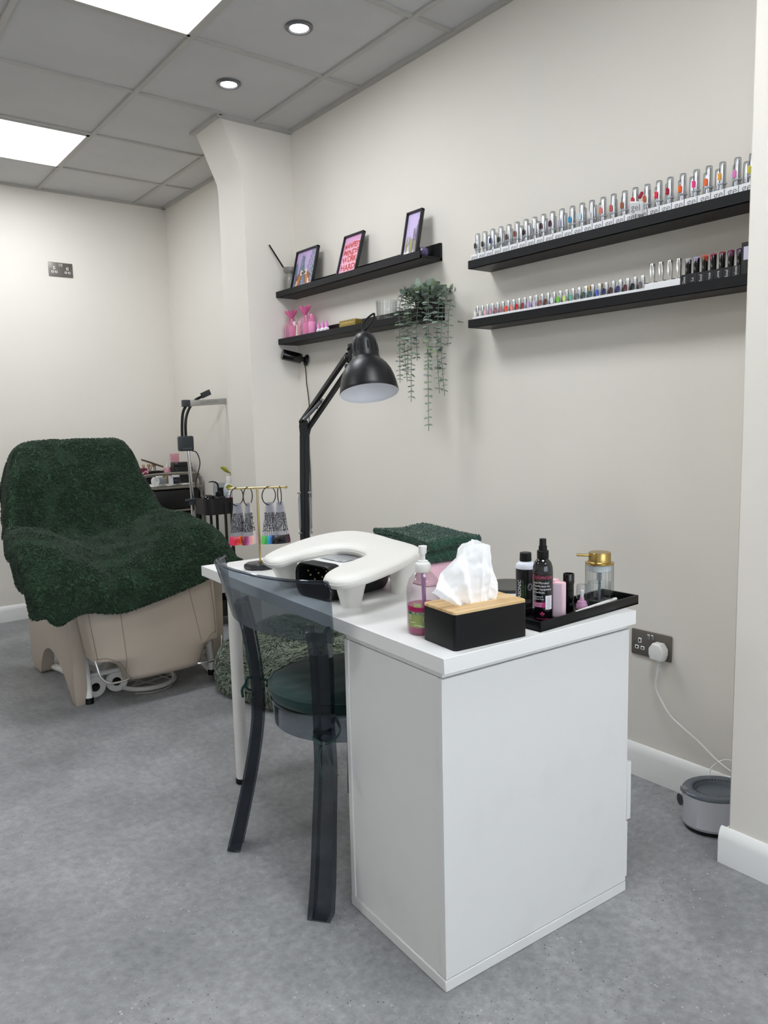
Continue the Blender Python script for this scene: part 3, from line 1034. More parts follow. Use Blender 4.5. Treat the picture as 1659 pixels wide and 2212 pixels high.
patch(g.m(3), (0, 0), R0 + 0.0004, LA - 0.12, 0.017, 0.064, 0.073)
g.m(4).text('HAND', 0.0052, bottle_map((0, 0), R0 + 0.0007, LA - 0.10, 0.0700))
g.m(5).text('ANTI SANITISER', 0.0072, bottle_map((0, 0), R0 + 0.0007, LA + 0.05, 0.0585))
g.m(4).text('70% ALCOHOL', 0.0062, bottle_map((0, 0), R0 + 0.0007, LA + 0.03, 0.0505))
fa = LA + 0.42
bm_ = bottle_map((0, 0), R0 + 0.0006, fa, 0.0365)
def fdisc(r, dr, col):
    vs = [g.bm.verts.new(bottle_map((0, 0), R0 + dr, fa, 0.0365)(r * cos(a), r * sin(a))) for a in [2 * pi * k / 24 for k in range(24)]]
    g.m(col)._tag([g.bm.faces.new(vs)])
fdisc(0.0085, 0.0006, 4)
fdisc(0.0077, 0.0008, 6)
def fbar(x0, y0, x1, y1, wv, dr, col):
    d = Vector((x1 - x0, y1 - y0, 0)).normalized()
    q = Vector((-d.y, d.x, 0)) * wv / 2
    f2 = bottle_map((0, 0), R0 + dr, fa, 0.0365)
    g.m(col)._tag([g.bm.faces.new([g.bm.verts.new(f2(p[0], p[1])) for p in ((x0 + q.x, y0 + q.y), (x1 + q.x, y1 + q.y), (x1 - q.x, y1 - q.y), (x0 - q.x, y0 - q.y))])])
for s in (-1, 1):
    fbar(-0.0052, -0.0052 * s, 0.0052, 0.0052 * s, 0.0022, 0.0009, 4)
    fbar(-0.0052, -0.0052 * s, 0.0052, 0.0052 * s, 0.0009, 0.0010, 7)
fbar(-0.0076, 0, 0.0076, 0, 0.0034, 0.0011, 4); fbar(0, -0.0076, 0, 0.0076, 0.0034, 0.0011, 4)
fbar(-0.0076, 0, 0.0076, 0, 0.0018, 0.0012, 7); fbar(0, -0.0076, 0, 0.0076, 0.0018, 0.0012, 7)
g.m(4)
for k, (wv, zz, xo) in enumerate(((0.018, 0.0235, -0.004), (0.014, 0.0215, 0.006), (0.008, 0.044, -0.024), (0.007, 0.040, -0.0245), (0.008, 0.036, -0.024), (0.014, 0.0295, -0.017))):
    patch(g, (0, 0), R0 + 0.0005, LA + xo / R0, wv, zz, zz + 0.0009, 6)
g.done('label', lab, sa, recalc=True)

# --- tissue box
bam = mat('bamboo', '#dcb987', 0.45, bump=(60, 0.05, 0.0005))
nt2 = bam.node_tree
_b = nt2.nodes['Principled BSDF']
_tc = nt2.nodes.new('ShaderNodeTexCoord')
_mp = nt2.nodes.new('ShaderNodeMapping')
_mp.inputs['Scale'].default_value = (3, 130, 3)
_n = nt2.nodes.new('ShaderNodeTexNoise')
_n.inputs['Scale'].default_value = 1.6
_n.inputs['Detail'].default_value = 4
_rp = nt2.nodes.new('ShaderNodeValToRGB')
_rp.color_ramp.elements[0].position = 0.35
_rp.color_ramp.elements[0].color = lin('#c79f68')
_rp.color_ramp.elements[1].position = 0.65
_rp.color_ramp.elements[1].color = lin('#e6c796')
nt2.links.new(_tc.outputs['Object'], _mp.inputs[0])
nt2.links.new(_mp.outputs[0], _n.inputs['Vector'])
nt2.links.new(_n.outputs['Fac'], _rp.inputs['Fac'])
nt2.links.new(_rp.outputs['Color'], _b.inputs['Base Color'])
tb = thing('tissue_box', 'black tissue box with a bamboo lid at the near corner of the table', 'tissue box', D(0.146, 0.073), RHO - 0.055)
TBW, TBD, TBH = 0.194, 0.114, 0.081
XYr = Matrix.Identity(4)
def rrect(w, d, r, n=5):
    return rsq(w / 2, d / 2, r, n)
matbl = mat('satin_black', '#08080a', 0.4, spec=0.3)
G().prism(rrect(TBW, TBD, 0.009), 0.0, TBH - 0.006).done('body', matbl, tb, angle=30)
lid = G()
outer = rrect(TBW - 0.001, TBD - 0.001, 0.009, 6)
inner = []
NI = len(outer)
for k in range(NI):
    a = math.atan2(outer[k][1] / (TBD / 2), outer[k][0] / (TBW / 2))
    x = 0.052 * cos(a)
    y = 0.017 * sin(a)
    inner.append((x, y))
vo0 = [lid.bm.verts.new((p[0], p[1], TBH - 0.006)) for p in outer]
vo1 = [lid.bm.verts.new((p[0], p[1], TBH - 0.001)) for p in outer]
vo2 = [lid.bm.verts.new((p[0] * 0.993, p[1] * 0.988, TBH)) for p in outer]
vi1 = [lid.bm.verts.new((p[0], p[1], TBH)) for p in inner]
vi0 = [lid.bm.verts.new((p[0], p[1], TBH - 0.006)) for p in inner]
for a, b2 in ((vo0, vo1), (vo1, vo2), (vo2, vi1), (vi1, vi0)):
    lid.ring_faces(a, b2)
lid.done('lid', bam, tb, angle=30)
slot = G()
slot.lathe([(0.052, TBH - 0.0062), (0.05, TBH - 0.03), (0.001, TBH - 0.03)], n=32, cap0=False, sq=0.33)
slot.done('slot', mat('slot_dark', '#191715', 0.8), tb)
# tissue: a fan of folded paper rising out of the slot
paper = mat('tissue_paper', '#fbfbfb', 0.8, sss=0.0, bump=(90, 0.25, 0.002))
ti = thing('tissue', 'white paper tissue sticking up out of the bamboo lidded box', 'tissue', D(0.148, 0.071, HT + TBH - 0.012), RHO - 0.055)
rt = random.Random(4)
def tissue_sheet(bot, topc, seed, depth):
    """paper fan: bottom edge pinched in the slot, top edge along topc, pleated in depth"""
    B = catmull([Vector((x, y, z)) for x, y, z in bot], 12)
    Tt = catmull([Vector((x, y, z)) for x, y, z in topc], 12)
    def at(C, u):
        i = u * (len(C) - 1)
        k = min(int(i), len(C) - 2)
        return C[k].lerp(C[k + 1], i - k)
    def fn(u, v):
        b0, t0 = at(B, u), at(Tt, u)
        p = b0.lerp(t0, v)
        bulge = sin(pi * v) * 0.010
        pleat = (abs(((u * 4.2 + seed) % 1.0) - 0.5) * 2 - 0.5) * depth * (0.35 + 0.65 * (1 - v) * v * 3 + 0.3 * v)
        crease = 0.004 * noise.noise(Vector((u * 9 + seed, v * 5, 1.0))) + 0.003 * noise.noise(Vector((u * 21, v * 13 + seed, 4.0)))
        p.y += (pleat + crease) * min(1, v * 6 + 0.25) - bulge * 0.4
        p.z += 0.003 * noise.noise(Vector((u * 14, v * 6, seed)))
        return p
    return fn
bot1 = [(-0.044, -0.004, 0.0), (-0.02, -0.010, 0.0), (0.01, -0.010, 0.0), (0.040, -0.003, 0.0)]
G().grid(tissue_sheet(bot1, [(-0.132, -0.020, 0.052), (-0.098, -0.018, 0.088), (-0.052, -0.012, 0.128), (-0.006, -0.012, 0.137), (0.018, -0.010, 0.134), (0.034, -0.006, 0.118), (0.048, -0.004, 0.050)], 0.3, 0.020), 90, 34).done('front_fold', paper, ti, angle=180)
bot2 = [(-0.040, 0.004, 0.0), (-0.01, 0.010, 0.0), (0.02, 0.009, 0.0), (0.043, 0.002, 0.0)]
G().grid(tissue_sheet(bot2, [(-0.060, 0.014, 0.070), (-0.030, 0.020, 0.124), (0.0, 0.018, 0.141), (0.024, 0.012, 0.132), (0.042, 0.010, 0.085), (0.058, 0.006, 0.030)], 2.1, 0.013), 80, 30).done('back_fold', paper, ti, angle=180)

# --- tray and what stands in it
TRX, TRY, TRW, TRD = 0.462, 0.076, 0.372, 0.106
tray = thing('tray', 'long black tray on the near end of the table, holding bottles and a pump dispenser', 'tray', D(TRX, TRY), RHO + 0.065)
g = G()
g.box((0, 0, 0.003), (TRW, TRD, 0.006), bev=0.001, seg=1)
g.done('floor_panel', matbl, tray)
g = G()
for s in (-1, 1):
    g.box((0, s * (TRD / 2 - 0.003), 0.0115), (TRW, 0.006, 0.023), bev=0.0012, seg=2)
    g.box((s * (TRW / 2 - 0.003), 0, 0.0115), (0.006, TRD, 0.023), bev=0.0012, seg=2)
g.done('rim', matbl, tray)
TZ = HT + 0.006
def on_tray(x, y):
    return D(x, y, TZ)

# spray
p = on_tray(0.345, 0.066)
sp = thing('spray_bottle', 'black disinfectant spray with pink lettering, tallest bottle in the tray', 'spray bottle', p, RHO)
RS = 0.0228
bs = mat('bottle_black_gloss', '#0d0d10', 0.1, coat=0.4)
G().lathe([(0.0205, 0), (0.0225, 0.002), (0.0228, 0.006), (RS, 0.115), (0.0222, 0.124), (0.0195, 0.134), (0.0145, 0.141), (0.0115, 0.143), (0.0115, 0.146)], n=44).done('bottle', bs, sp, angle=60)
G().lathe([(0.0130, 0.1435), (0.0132, 0.144), (0.0132, 0.161), (0.0112, 0.1625), (0.0095, 0.163), (0.0094, 0.172), (0.0078, 0.1725), (0.0076, 0.186), (0.0073, 0.1885), (0.001, 0.189)], n=32).done('spray_head', BLACK, sp, angle=30)
a = ang_to_cam(p)
g = G()
mats_l = [mat('spray_pink', '#c13a68', 0.5), mat('spray_white', '#e6e6ea', 0.5), mat('spray_band', '#a82a68', 0.5), mat('sticker_white', '#ecebf2', 0.5), mat('print_grey', '#6a6a70', 0.5)]
mp_ = lambda z: bottle_map((0, 0), RS + 0.0004, a - 1.02, z)
g.m(0).text('Saloncide', 0.0125, mp_(0.1035), 'LEFT')
for k, s in enumerate(('Anti-Microbial', 'Disinfectant for', 'Salon Equipment', '& Surfaces')):
    g.m(1).text(s, 0.0066, mp_(0.0905 - 0.0072 * k), 'LEFT')
for k, s in enumerate(('Fragrance &', 'Alcohol Free')):
    g.m(1).text(s, 0.0050, mp_(0.0590 - 0.0056 * k), 'LEFT')
patch(g.m(2), (0, 0), RS + 0.0002, a - 0.38, 0.029, 0.0345, 0.0465)
for k in range(3):
    patch(g.m(1), (0, 0), RS + 0.0004, a - 0.5, 0.022 - 0.002 * k, 0.0430 - 0.0033 * k, 0.0440 - 0.0033 * k)
patch(g.m(3), (0, 0), RS + 0.0006, a + 0.62, 0.0165, 0.0300, 0.0615)
for k in range(9):
    patch(g.m(4), (0, 0), RS + 0.0008, a + 0.58 + 0.03 * (k % 3), 0.009 + 0.002 * (k % 2), 0.0325 + 0.0031 * k, 0.0334 + 0.0031 * k)
patch(g.m(4), (0, 0), RS + 0.0003, a, 0.09, 0.1135, 0.1139, 24)
for k, (xx, zz) in enumerate(((-0.0035, 0.020), (0, 0.0225), (0.0035, 0.020))):
    f2 = bottle_map((0, 0), RS + 0.0004, a - 0.05, zz)
    vs = [g.bm.verts.new(f2(xx + 0.0017 * cos(q), 0.0022 * sin(q))) for q in [2 * pi * j / 12 for j in range(12)]]
    g.m(0)._tag([g.bm.faces.new(vs)])
    patch(g.m(0), (0, 0), RS + 0.0004, a - 0.05 + xx * 0.6 / RS, 0.0006, 0.0145, zz, 2)
g.m(0).text('Salon Solutions', 0.0046, bottle_map((0, 0), RS + 0.0004, a - 0.02, 0.0085))
g.done('label', mats_l, sp)

# ultrasonic fluid
p = D(0.385, 0.160)
us = thing('cleaning_fluid_bottle', 'black labelled white bottle with a black cap, behind the tall spray', 'bottle', p, RHO)
RU = 0.0232
frost = mat('frosted_hdpe', '#dfe3ee', 0.35, sss=0.0)
G().lathe([(0.021, 0), (0.0228, 0.002), (RU, 0.006), (RU, 0.112), (0.0222, 0.119), (0.017, 0.1235), (0.0125, 0.125), (0.0125, 0.13)], n=44).done('bottle', frost, us, angle=60)
G().lathe([(0.0138, 0.1255), (0.0142, 0.127), (0.0138, 0.1445), (0.0128, 0.146), (0.001, 0.1462)], n=36).done('cap', BLACK, us, angle=30)
a = ang_to_cam(p)
g = G()
patch(g.m(0), (0, 0), RU + 0.0003, a, 2 * pi * RU * 0.96, 0.005, 0.108, 60)
def sideways(ang, z, r):
    def fn(x, y):
        return Vector((r * cos(ang - y / r), r * sin(ang - y / r), z + x))
    return fn
g.m(1).text('ULTRASONIC', 0.0120, sideways(a - 0.62, 0.046, RU + 0.0006))
g.m(2).text('CLEANING SOLUTION', 0.0040, sideways(a - 0.24, 0.062, RU + 0.0006))
g.m(2).text('CONCENTRATE', 0.0040, sideways(a - 0.02, 0.056, RU + 0.0006))
for k in range(3):
    patch(g.m(3), (0, 0), RU + 0.0006, a + 0.22, 0.018, 0.034 - 0.003 * k, 0.0348 - 0.003 * k)
vs = [g.bm.verts.new(bottle_map((0, 0), RU + 0.0006, a + 0.45, 0.066)(0.006 * cos(q), 0.009 * sin(q))) for q in [2 * pi * j / 16 for j in range(16)]]
g.m(3)._tag([g.bm.faces.new(vs)])
g.done('label', [mat('label_black', '#0e0e10', 0.3), mat('ink_white', '#f0f0f2', 0.5), mat('ink_green', '#5c9a48', 0.5), mat('ink_grey', '#7b7e80', 0.5)], us)

# buffer blocks
foam_p = mat('buffer_pink', '#eebfcb', 0.85, bump=(500, 0.4, 0.0008))
foam_w = mat('buffer_face', '#ecd3e0', 0.9, bump=(700, 0.3, 0.0006))
p = on_tray(0.395, 0.062)
tag(G().m(0).box((0, 0, 0.041), (0.024, 0.024, 0.082), bev=0.002, seg=2).m(1).box((0, -0.0122, 0.041), (0.020, 0.001, 0.076)).box((-0.0122, 0, 0.041), (0.001, 0.020, 0.076)).done('buffer_block', [foam_p, foam_w], loc=p, rotz=RHO + 0.42), 'pale pink nail buffer block standing in the tray in front of the black tube', 'buffer block', 'nail buffers in the tray')
p = on_tray(0.402, 0.089)
tag(G().m(0).box((0, 0, 0.042), (0.024, 0.024, 0.084), bev=0.002, seg=2).done('buffer_block', [foam_p], loc=p, rotz=RHO + 0.30), 'deeper pink nail buffer block half hidden behind the paler one', 'buffer block', 'nail buffers in the tray')
# black torch-like tube
p = on_tray(0.447, 0.080)
tk = thing('black_tube', 'slim black tube standing in the tray behind the pink block', 'tube', p, RHO)
G().lathe([(0.0115, 0), (0.012, 0.001), (0.012, 0.052), (0.0112, 0.0525), (0.0112, 0.0535), (0.012, 0.054), (0.012, 0.068), (0.0132, 0.070), (0.0132, 0.091), (0.0125, 0.0925), (0.0115, 0.0925), (0.0108, 0.086), (0.001, 0.086)], n=36).done('body', BLACKG, tk, angle=30)
# small clear pot with pink base
p = on_tray(0.494, 0.080)
pk = thing('brush_pot', 'small clear capped pot with a pink base, left of the pump dispenser', 'pot', p, RHO)
G().lathe([(0.0125, 0), (0.0135, 0.001), (0.0135, 0.010), (0.0118, 0.012), (0.0105, 0.018), (0.006, 0.020), (0.005, 0.027), (0.001, 0.0275)], n=28).done('base', mat('pot_pink', '#e2a9cc', 0.3), pk)
G().lathe([(0.0132, 0.010), (0.0132, 0.054), (0.0115, 0.0595), (0.001, 0.061)], n=28, cap0=False).done('cover', clear('pot_clear', '#f4f4f6', 0.04, 1.45, edge='#c9c9cf'), pk)
G().lathe([(0.004, 0.0275), (0.0042, 0.029), (0.0042, 0.044), (0.003, 0.0455), (0.001, 0.046)], n=16).done('brush', WHITE, pk)
# pump dispenser
p = on_tray(0.567, 0.088)
dp = thing('pump_dispenser', 'ribbed glass dispenser with a brass pump top at the right of the tray', 'dispenser', p, RHO)
glass = clear('ribbed_glass', '#f8fafa', 0.03, 1.45, edge='#b4babc')
RD = 0.0335
G().lathe([(0.026, 0.0), (0.031, 0.003), (RD, 0.012), (RD, 0.098), (0.032, 0.100)], n=144, cap1=False, ribs=(24, 0.035)).done('jar', glass, dp, angle=80)
G().lathe([(0.001, 0.0045), (0.0235, 0.0055), (0.028, 0.011), (0.028, 0.054), (0.001, 0.054)], n=48).done('liquid', clear('water', '#fafcfd', 0.01, 1.33, edge='#c3cbcf'), dp, angle=60)
G().lathe([(0.0275, 0.082), (0.0292, 0.084), (0.0292, 0.099), (0.0275, 0.1)], n=40).done('stopper', mat('stopper_clear', '#d5d9dc', 0.2), dp)
g = G()
for k in range(9):
    g.lathe([(0.0058, 0.058 + k * 0.003), (0.0066, 0.0595 + k * 0.003), (0.0058, 0.061 + k * 0.003)], n=16, cap0=False, cap1=False)
g.cyl((0, 0, 0.006), (0, 0, 0.06), 0.0036, n=12)
g.done('pump_tube', clear('tube_grey', '#a9b0b5', 0.2, 1.3, frost=0.4), dp)
brass2 = mat('brushed_brass', '#b59a5e', 0.28, 1.0)
G().lathe([(0.0345, 0.0995), (0.0350, 0.101), (0.0348, 0.103), (0.0282, 0.1045), (0.0270, 0.106), (0.0268, 0.1265), (0.0258, 0.1285), (0.001, 0.1295)], n=56).done('pump_top', brass2, dp, angle=35)
dirn = Vector((-0.80, 0.60, 0))
G().cyl(dirn * 0.024 + Vector((0, 0, 0.1205)), dirn * 0.056 + Vector((0, 0, 0.1225)), 0.0032, n=14).done('spout', brass2, dp)
# white pen lying along the front edge
pe0, pe1 = on_tray(0.418, 0.052), on_tray(0.588, 0.052)
pen = thing('nail_pen', 'slim white nail brush pen lying along the front of the tray', 'pen', on_tray(0.420, 0.046), RHO + 0.075)
G().along((0.012, 0, 0.0055), (0.172, 0.0, 0.0115), [(0.0045, 0), (0.0048, 0.002), (0.0048, 0.14), (0.0040, 0.163), (0.001, 0.165)], n=18).done('barrel', WHITE, pen)
G().along((-0.004, -0.0005, 0.005), (0.0125, 0, 0.0056), [(0.0042, 0), (0.0049, 0.002), (0.0049, 0.0165)], n=18).done('cap', BLACK, pen)
g = G()
for k in range(5):
    g.box((0.075 + 0.0035 * k, -0.0046, 0.0092 + 0.00013 * k), (0.0022, 0.0006, 0.0045), rot=(0.5, -0.1, 0.3))
g.done('print', mat('pen_print', '#6c6c70', 0.5), pen)

# --- black round mat behind the tissue box
tag(G().lathe([(0.078, 0.0), (0.08, 0.001), (0.08, 0.006), (0.0775, 0.0075), (0.070, 0.0072), (0.001, 0.0068)], n=56).done('round_mat', mat('mat_black', '#1c1d1f', 0.3), loc=D(0.545, 0.380)), 'black round dish lying flat behind the tissue box', 'dish')
# --- pink machine with folded green towel
pinkm = mat('blush_plastic', '#f1c3d2', 0.35)
pb = thing('dust_collector', 'pale pink box shaped nail machine under the folded green towel', 'nail machine', D(0.46, 0.655), RHO)
G().box((0, 0, 0.033), (0.19, 0.27, 0.066), bev=0.012, seg=4).done('body', pinkm, pb)
G().box((-0.0955, -0.055, 0.030), (0.002, 0.060, 0.006), bev=0.0009, seg=1).done('slot', BLACK, pb)
G().box((-0.02, -0.1355, 0.030), (0.05, 0.002, 0.005), bev=0.0009, seg=1).done('slot', BLACK, pb)
g = G()
g.tube([(-0.06, 0.05, 0.005), (-0.11, 0.04, 0.012), (-0.14, 0.02, 0.006), (-0.15, 0.05, 0.004)], 0.004, sub=6, n=8)
g.done('lead', BLACK, pb)

def fold_towel(name, label, loc_, rz, W, Dp, layers, th, rng, m, mt, group=None):
    """towel folded over: layers joined by a rounded fold on one edge, pile on every surface"""
    t = thing(name, label, 'towel', loc_, rz, group)
    P, Nn = [], []
    nW = 60
    path = []      # cross-section (y,z) serpentine
    half = th / 2
    z = half
    pts = []
    for L in range(layers):
        ys = np.linspace(-Dp / 2, Dp / 2, 26) if L % 2 == 0 else np.linspace(Dp / 2, -Dp / 2, 26)
        for y in ys:
            pts.append((y, z + 0.004 * math.sin(y * 11 + L * 0.7) + 0.0025 * L * (0.5 + y)))
        if L < layers - 1:
            sgn = 1 if L % 2 == 0 else -1
            for k in range(1, 8):
                a2 = -pi / 2 + pi * k / 8
                pts.append((sgn * (Dp / 2 + half * cos(a2)), z + half + half * sin(a2) + 0.002 * L))
        z += th
    pts = np.array(pts)
    tan = np.gradient(pts, axis=0)
    tan /= np.linalg.norm(tan, axis=1, keepdims=True)
    nr = np.stack([-tan[:, 1], tan[:, 0]], 1)
    us = np.linspace(-W / 2, W / 2, nW)
    def surf(off):
        out = []
        for u in us:
            q = pts + nr * off
            sag = 0.004 * np.sin(u * 25 + q[:, 0] * 12)
            out.append(np.stack([np.full(len(q), u) + 0.004 * np.sin(q[:, 1] * 60), q[:, 0] + 0.003 * math.sin(u * 30), np.maximum(q[:, 1] + sag * (q[:, 1] > th), 0.001)], 1))
        return np.array(out)
    A, B = surf(half * 0.82), surf(-half * 0.82)
    nS = len(pts)
    V = np.concatenate([A.reshape(-1, 3), B.reshape(-1, 3)])
    idx = np.arange(nW * nS).reshape(nW, nS)
    def quads(ix, flip):
        q = np.stack([ix[:-1, :-1], ix[1:, :-1], ix[1:, 1:], ix[:-1, 1:]], -1).reshape(-1, 4)
        return q[:, ::-1] if flip else q
    o2 = nW * nS
    F = [quads(idx, False), quads(idx + o2, True)]
    for row in (0, nW - 1):
        F.append(np.stack([idx[row, :-1], idx[row, 1:], idx[row, 1:] + o2, idx[row, :-1] + o2], -1))
    for colm in (0, nS - 1):
        F.append(np.stack([idx[:-1, colm], idx[1:, colm], idx[1:, colm] + o2, idx[:-1, colm] + o2], -1))
    # pile
    def sample(S, sgn, n):
        i = rng.integers(0, nW - 1, n)
        j = rng.integers(0, nS - 1, n)
        fu, fv = rng.random((n, 1)), rng.random((n, 1))
        p00, p10, p01 = S[i, j], S[i + 1, j], S[i, j + 1]
        n3 = np.cross(p10 - p00, p01 - p00)
        n3 /= np.maximum(np.linalg.norm(n3, axis=1, keepdims=True), 1e-9)
        c = p00 + (p10 - p00) * fu + (p01 - p00) * fv
        return c, n3 * sgn
    P1, N1 = sample(A, 1, 26000)
    P2, N2 = sample(B, -1, 9000)
    # cut ends too
    k = rng.integers(0, nS, 2500)
    f3 = rng.random((2500, 1))
    e = np.where(rng.random(2500) < 0.5, 0, nW - 1)
    P3 = A[e, k] * f3 + B[e, k] * (1 - f3)
    N3 = np.stack([np.where(e == 0, -1.0, 1.0), np.zeros(2500), np.zeros(2500)], 1)
    PP, NN = np.concatenate([P1, P2, P3]), np.concatenate([N1, N2, N3])
    flow = rng.normal(0, 1, PP.shape)
    tv, tq, tt = tufts(PP, NN, flow, 0.0046, 0.0036, rng, 0.6, lift=0.5)
    n0 = len(V)
    raw_mesh('folded_cloth', np.concatenate([V, tv]), [np.concatenate(F + [tq + n0]), tt + n0], m, t)
    return t
RNG = np.random.default_rng(7)
twl = mat('towel_green', '#1d4636', 0.95, sheen=0.3, var=(300, '#2a5a46', 0.4, 0.7))
fold_towel('folded_towel', 'folded dark green towel on the pink box behind the hand rest', D(0.470, 0.668, HT + 0.066), RHO + pi - 0.05, 0.185, 0.285, 4, 0.0158, RNG, twl, None)

# --- clamp-free work lamp at the back of the table
lampm = mat('lamp_black_satin', '#0b0c0f', 0.38, spec=0.4)
lampin = mat('lamp_inside_white', '#e9eaee', 0.4)
BL = Vector((0.437, 1.214, HT))
la = thing('desk_lamp', 'black articulated work lamp with a bell shade, standing on the far end of the table', 'desk lamp', BL)
def ll(p):
    return Vector(p) - BL
G().box((0, 0, 0.006), (0.085, 0.085, 0.012), bev=0.003, seg=2).box((0, 0, 0.022), (0.035, 0.05, 0.022), bev=0.003, seg=2).done('base', lampm, la)
J = Vector((0.447, 1.207, 1.188))     # elbow
Wp = Vector((0.378, 0.815, 1.392))    # wrist by the shade
# lower arm: two upright channels with cross bolts
vd = Vector((0.79, -0.61, 0))
g = G()
for s in (-1, 1):
    off = vd * (0.0086 * s)
    a0, a1 = ll(BL + Vector((0, 0, 0.03)) + off), ll(J - Vector((0, 0, 0.03)) + off)
    X = Matrix.Translation((a0 + a1) / 2) @ (a1 - a0).to_track_quat('Z', 'Y').to_matrix().to_4x4() @ Matrix.Rotation(0, 4, 'Z')
    g.box((0, 0, 0), (0.017, 0.017, (a1 - a0).length), bev=0.001, seg=1, X=X)
g.done('lower_arm', lampm, la)
sprm = mat('spring_steel', '#8e8f92', 0.3, 1.0)
def coil(p0, p1, r, turns, wire):
    p0, p1 = Vector(p0), Vector(p1)
    d = p1 - p0
    X = Matrix.Translation(p0) @ d.to_track_quat('Z', 'Y').to_matrix().to_4x4()
    pts = []
    n = turns * 8
    for k in range(n + 1):
        a = 2 * pi * k / 8
        pts.append(X @ Vector((r * cos(a), r * sin(a), d.length * k / n)))
    return pts
for s, dx in ((-1, -0.012), (1, 0.026)):
    q = ll(BL) + vd * dx * (1.0) + Vector((-0.012, -0.014, 0))
    g = G()
    g.tube(coil(q + Vector((0, 0, 0.095)), q + Vector((0, 0, 0.205)), 0.0042, 34, 0.001), 0.0010, n=5)
    g.cyl(q + Vector((0, 0, 0.08)), q + Vector((0, 0, 0.095)), 0.0018, n=8).cyl(q + Vector((0, 0, 0.205)), q + Vector((0, 0, 0.222)), 0.0018, n=8)
    g.cyl(q + Vector((0, 0, 0.222)) - vd * 0.006, q + Vector((0, 0, 0.222)) + vd * 0.006, 0.0035, n=12).cyl(q + Vector((0, 0, 0.08)) - vd * 0.006, q + Vector((0, 0, 0.08)) + vd * 0.006, 0.0035, n=12)
    g.done('spring', sprm, la)
# elbow bracket
ud = (Wp - J).normalized()
g = G()
pr = [(-0.015, -0.032), (0.015, -0.036), (0.022, -0.012), (0.010, 0.020), (-0.012, 0.026), (-0.017, 0.0)]
sd = Vector((0.61, 0.79, 0))       # thickness direction
Xe = Matrix.Translation(ll(J)) @ Matrix(((vd.x, 0, sd.x, 0), (vd.y, 0, sd.y, 0), (0, 1, 0, 0), (0, 0, 0, 1)))
g.prism(pr, -0.016, -0.012, X=Xe).prism(pr, 0.012, 0.016, X=Xe)
for (x, z) in ((-0.008, -0.02), (0.009, -0.026), (-0.007, 0.017), (0.012, -0.006)):
    g.cyl(Xe @ Vector((x, z, -0.019)), Xe @ Vector((x, z, 0.019)), 0.004, n=12)
g.done('elbow_joint', lampm, la)
# upper arm: two parallel channels
side = ud.cross(Vector((sd.x, sd.y, 0))).normalized()
g = G()
for s in (-1, 1):
    o2 = side * (0.013 * s)
    a0, a1 = ll(J + o2 * 1.25), ll(Wp + o2)
    X = Matrix.Translation((a0 + a1) / 2) @ (a1 - a0).to_track_quat('Z', 'Y').to_matrix().to_4x4()
    g.box((0, 0, 0), (0.014, 0.014, (a1 - a0).length), bev=0.001, seg=1, X=X)
g.done('upper_arm', lampm, la)
for s in (-1, 1):
    b0 = J.lerp(Wp, 0.07) + Vector(sd) * 0.013 * s + side * 0.012
    b1 = J.lerp(Wp, 0.42) + Vector(sd) * 0.013 * s
    g = G()
    g.tube(coil(ll(b0), ll(b0.lerp(b1, 0.92)), 0.0045, 40, 0.001), 0.0010, n=5)
    g.cyl(ll(b0.lerp(b1, 0.92)), ll(b1), 0.002, n=8)
    g.cyl(ll(b1) - Vector(sd) * 0.008, ll(b1) + Vector(sd) * 0.008, 0.0035, n=12)
    g.done('spring', sprm, la)
g = G()
g.tube([ll(p) for p in (J + Vector((-0.012, 0, 0.01)), J + Vector((-0.005, -0.03, 0.05)), J + Vector((0.0, -0.06, 0.075)), J + Vector((0.0, -0.085, 0.06)), J.lerp(Wp, 0.3) + side * 0.0)], 0.0032, sub=8, n=8)
g.done('flex', BLACK, la)
# shade: axis from the crown to the mouth
MO = Vector((0.3574, 0.702, 1.2794))
TO = Vector((0.3798, 0.7549, 1.4598))
AX = (TO - MO).normalized()
sh = [(0.0855, 0.000), (0.0862, 0.002), (0.0850, 0.010), (0.0825, 0.026), (0.0780, 0.046), (0.0710, 0.066), (0.0610, 0.083), (0.0500, 0.095), (0.0440, 0.101)]
si = [(r - 0.0022, z + (0.0012 if z < 0.001 else 0.0)) for r, z in sh]
shade = G().along(ll(MO), ll(MO + AX), sh, n=64, cap0=False, cap1=False)
shade.done('shade', lampm, la, angle=60)
G().along(ll(MO), ll(MO + AX), [(0.0855, 0.0)] + si[0:] + [(0.001, 0.101)], n=64, cap0=False, cap1=False).done('shade_lining', lampin, la, angle=60)
cp_ = G().along(ll(MO), ll(MO + AX), [(0.0440, 0.100), (0.0420, 0.104), (0.0405, 0.110), (0.0375, 0.146), (0.0360, 0.158), (0.0320, 0.170), (0.0240, 0.180), (0.0120, 0.186), (0.0055, 0.188), (0.0050, 0.196), (0.001, 0.197)], n=48, cap0=False)
cpo = cp_.done('lamp_neck', lampm, la, angle=45)
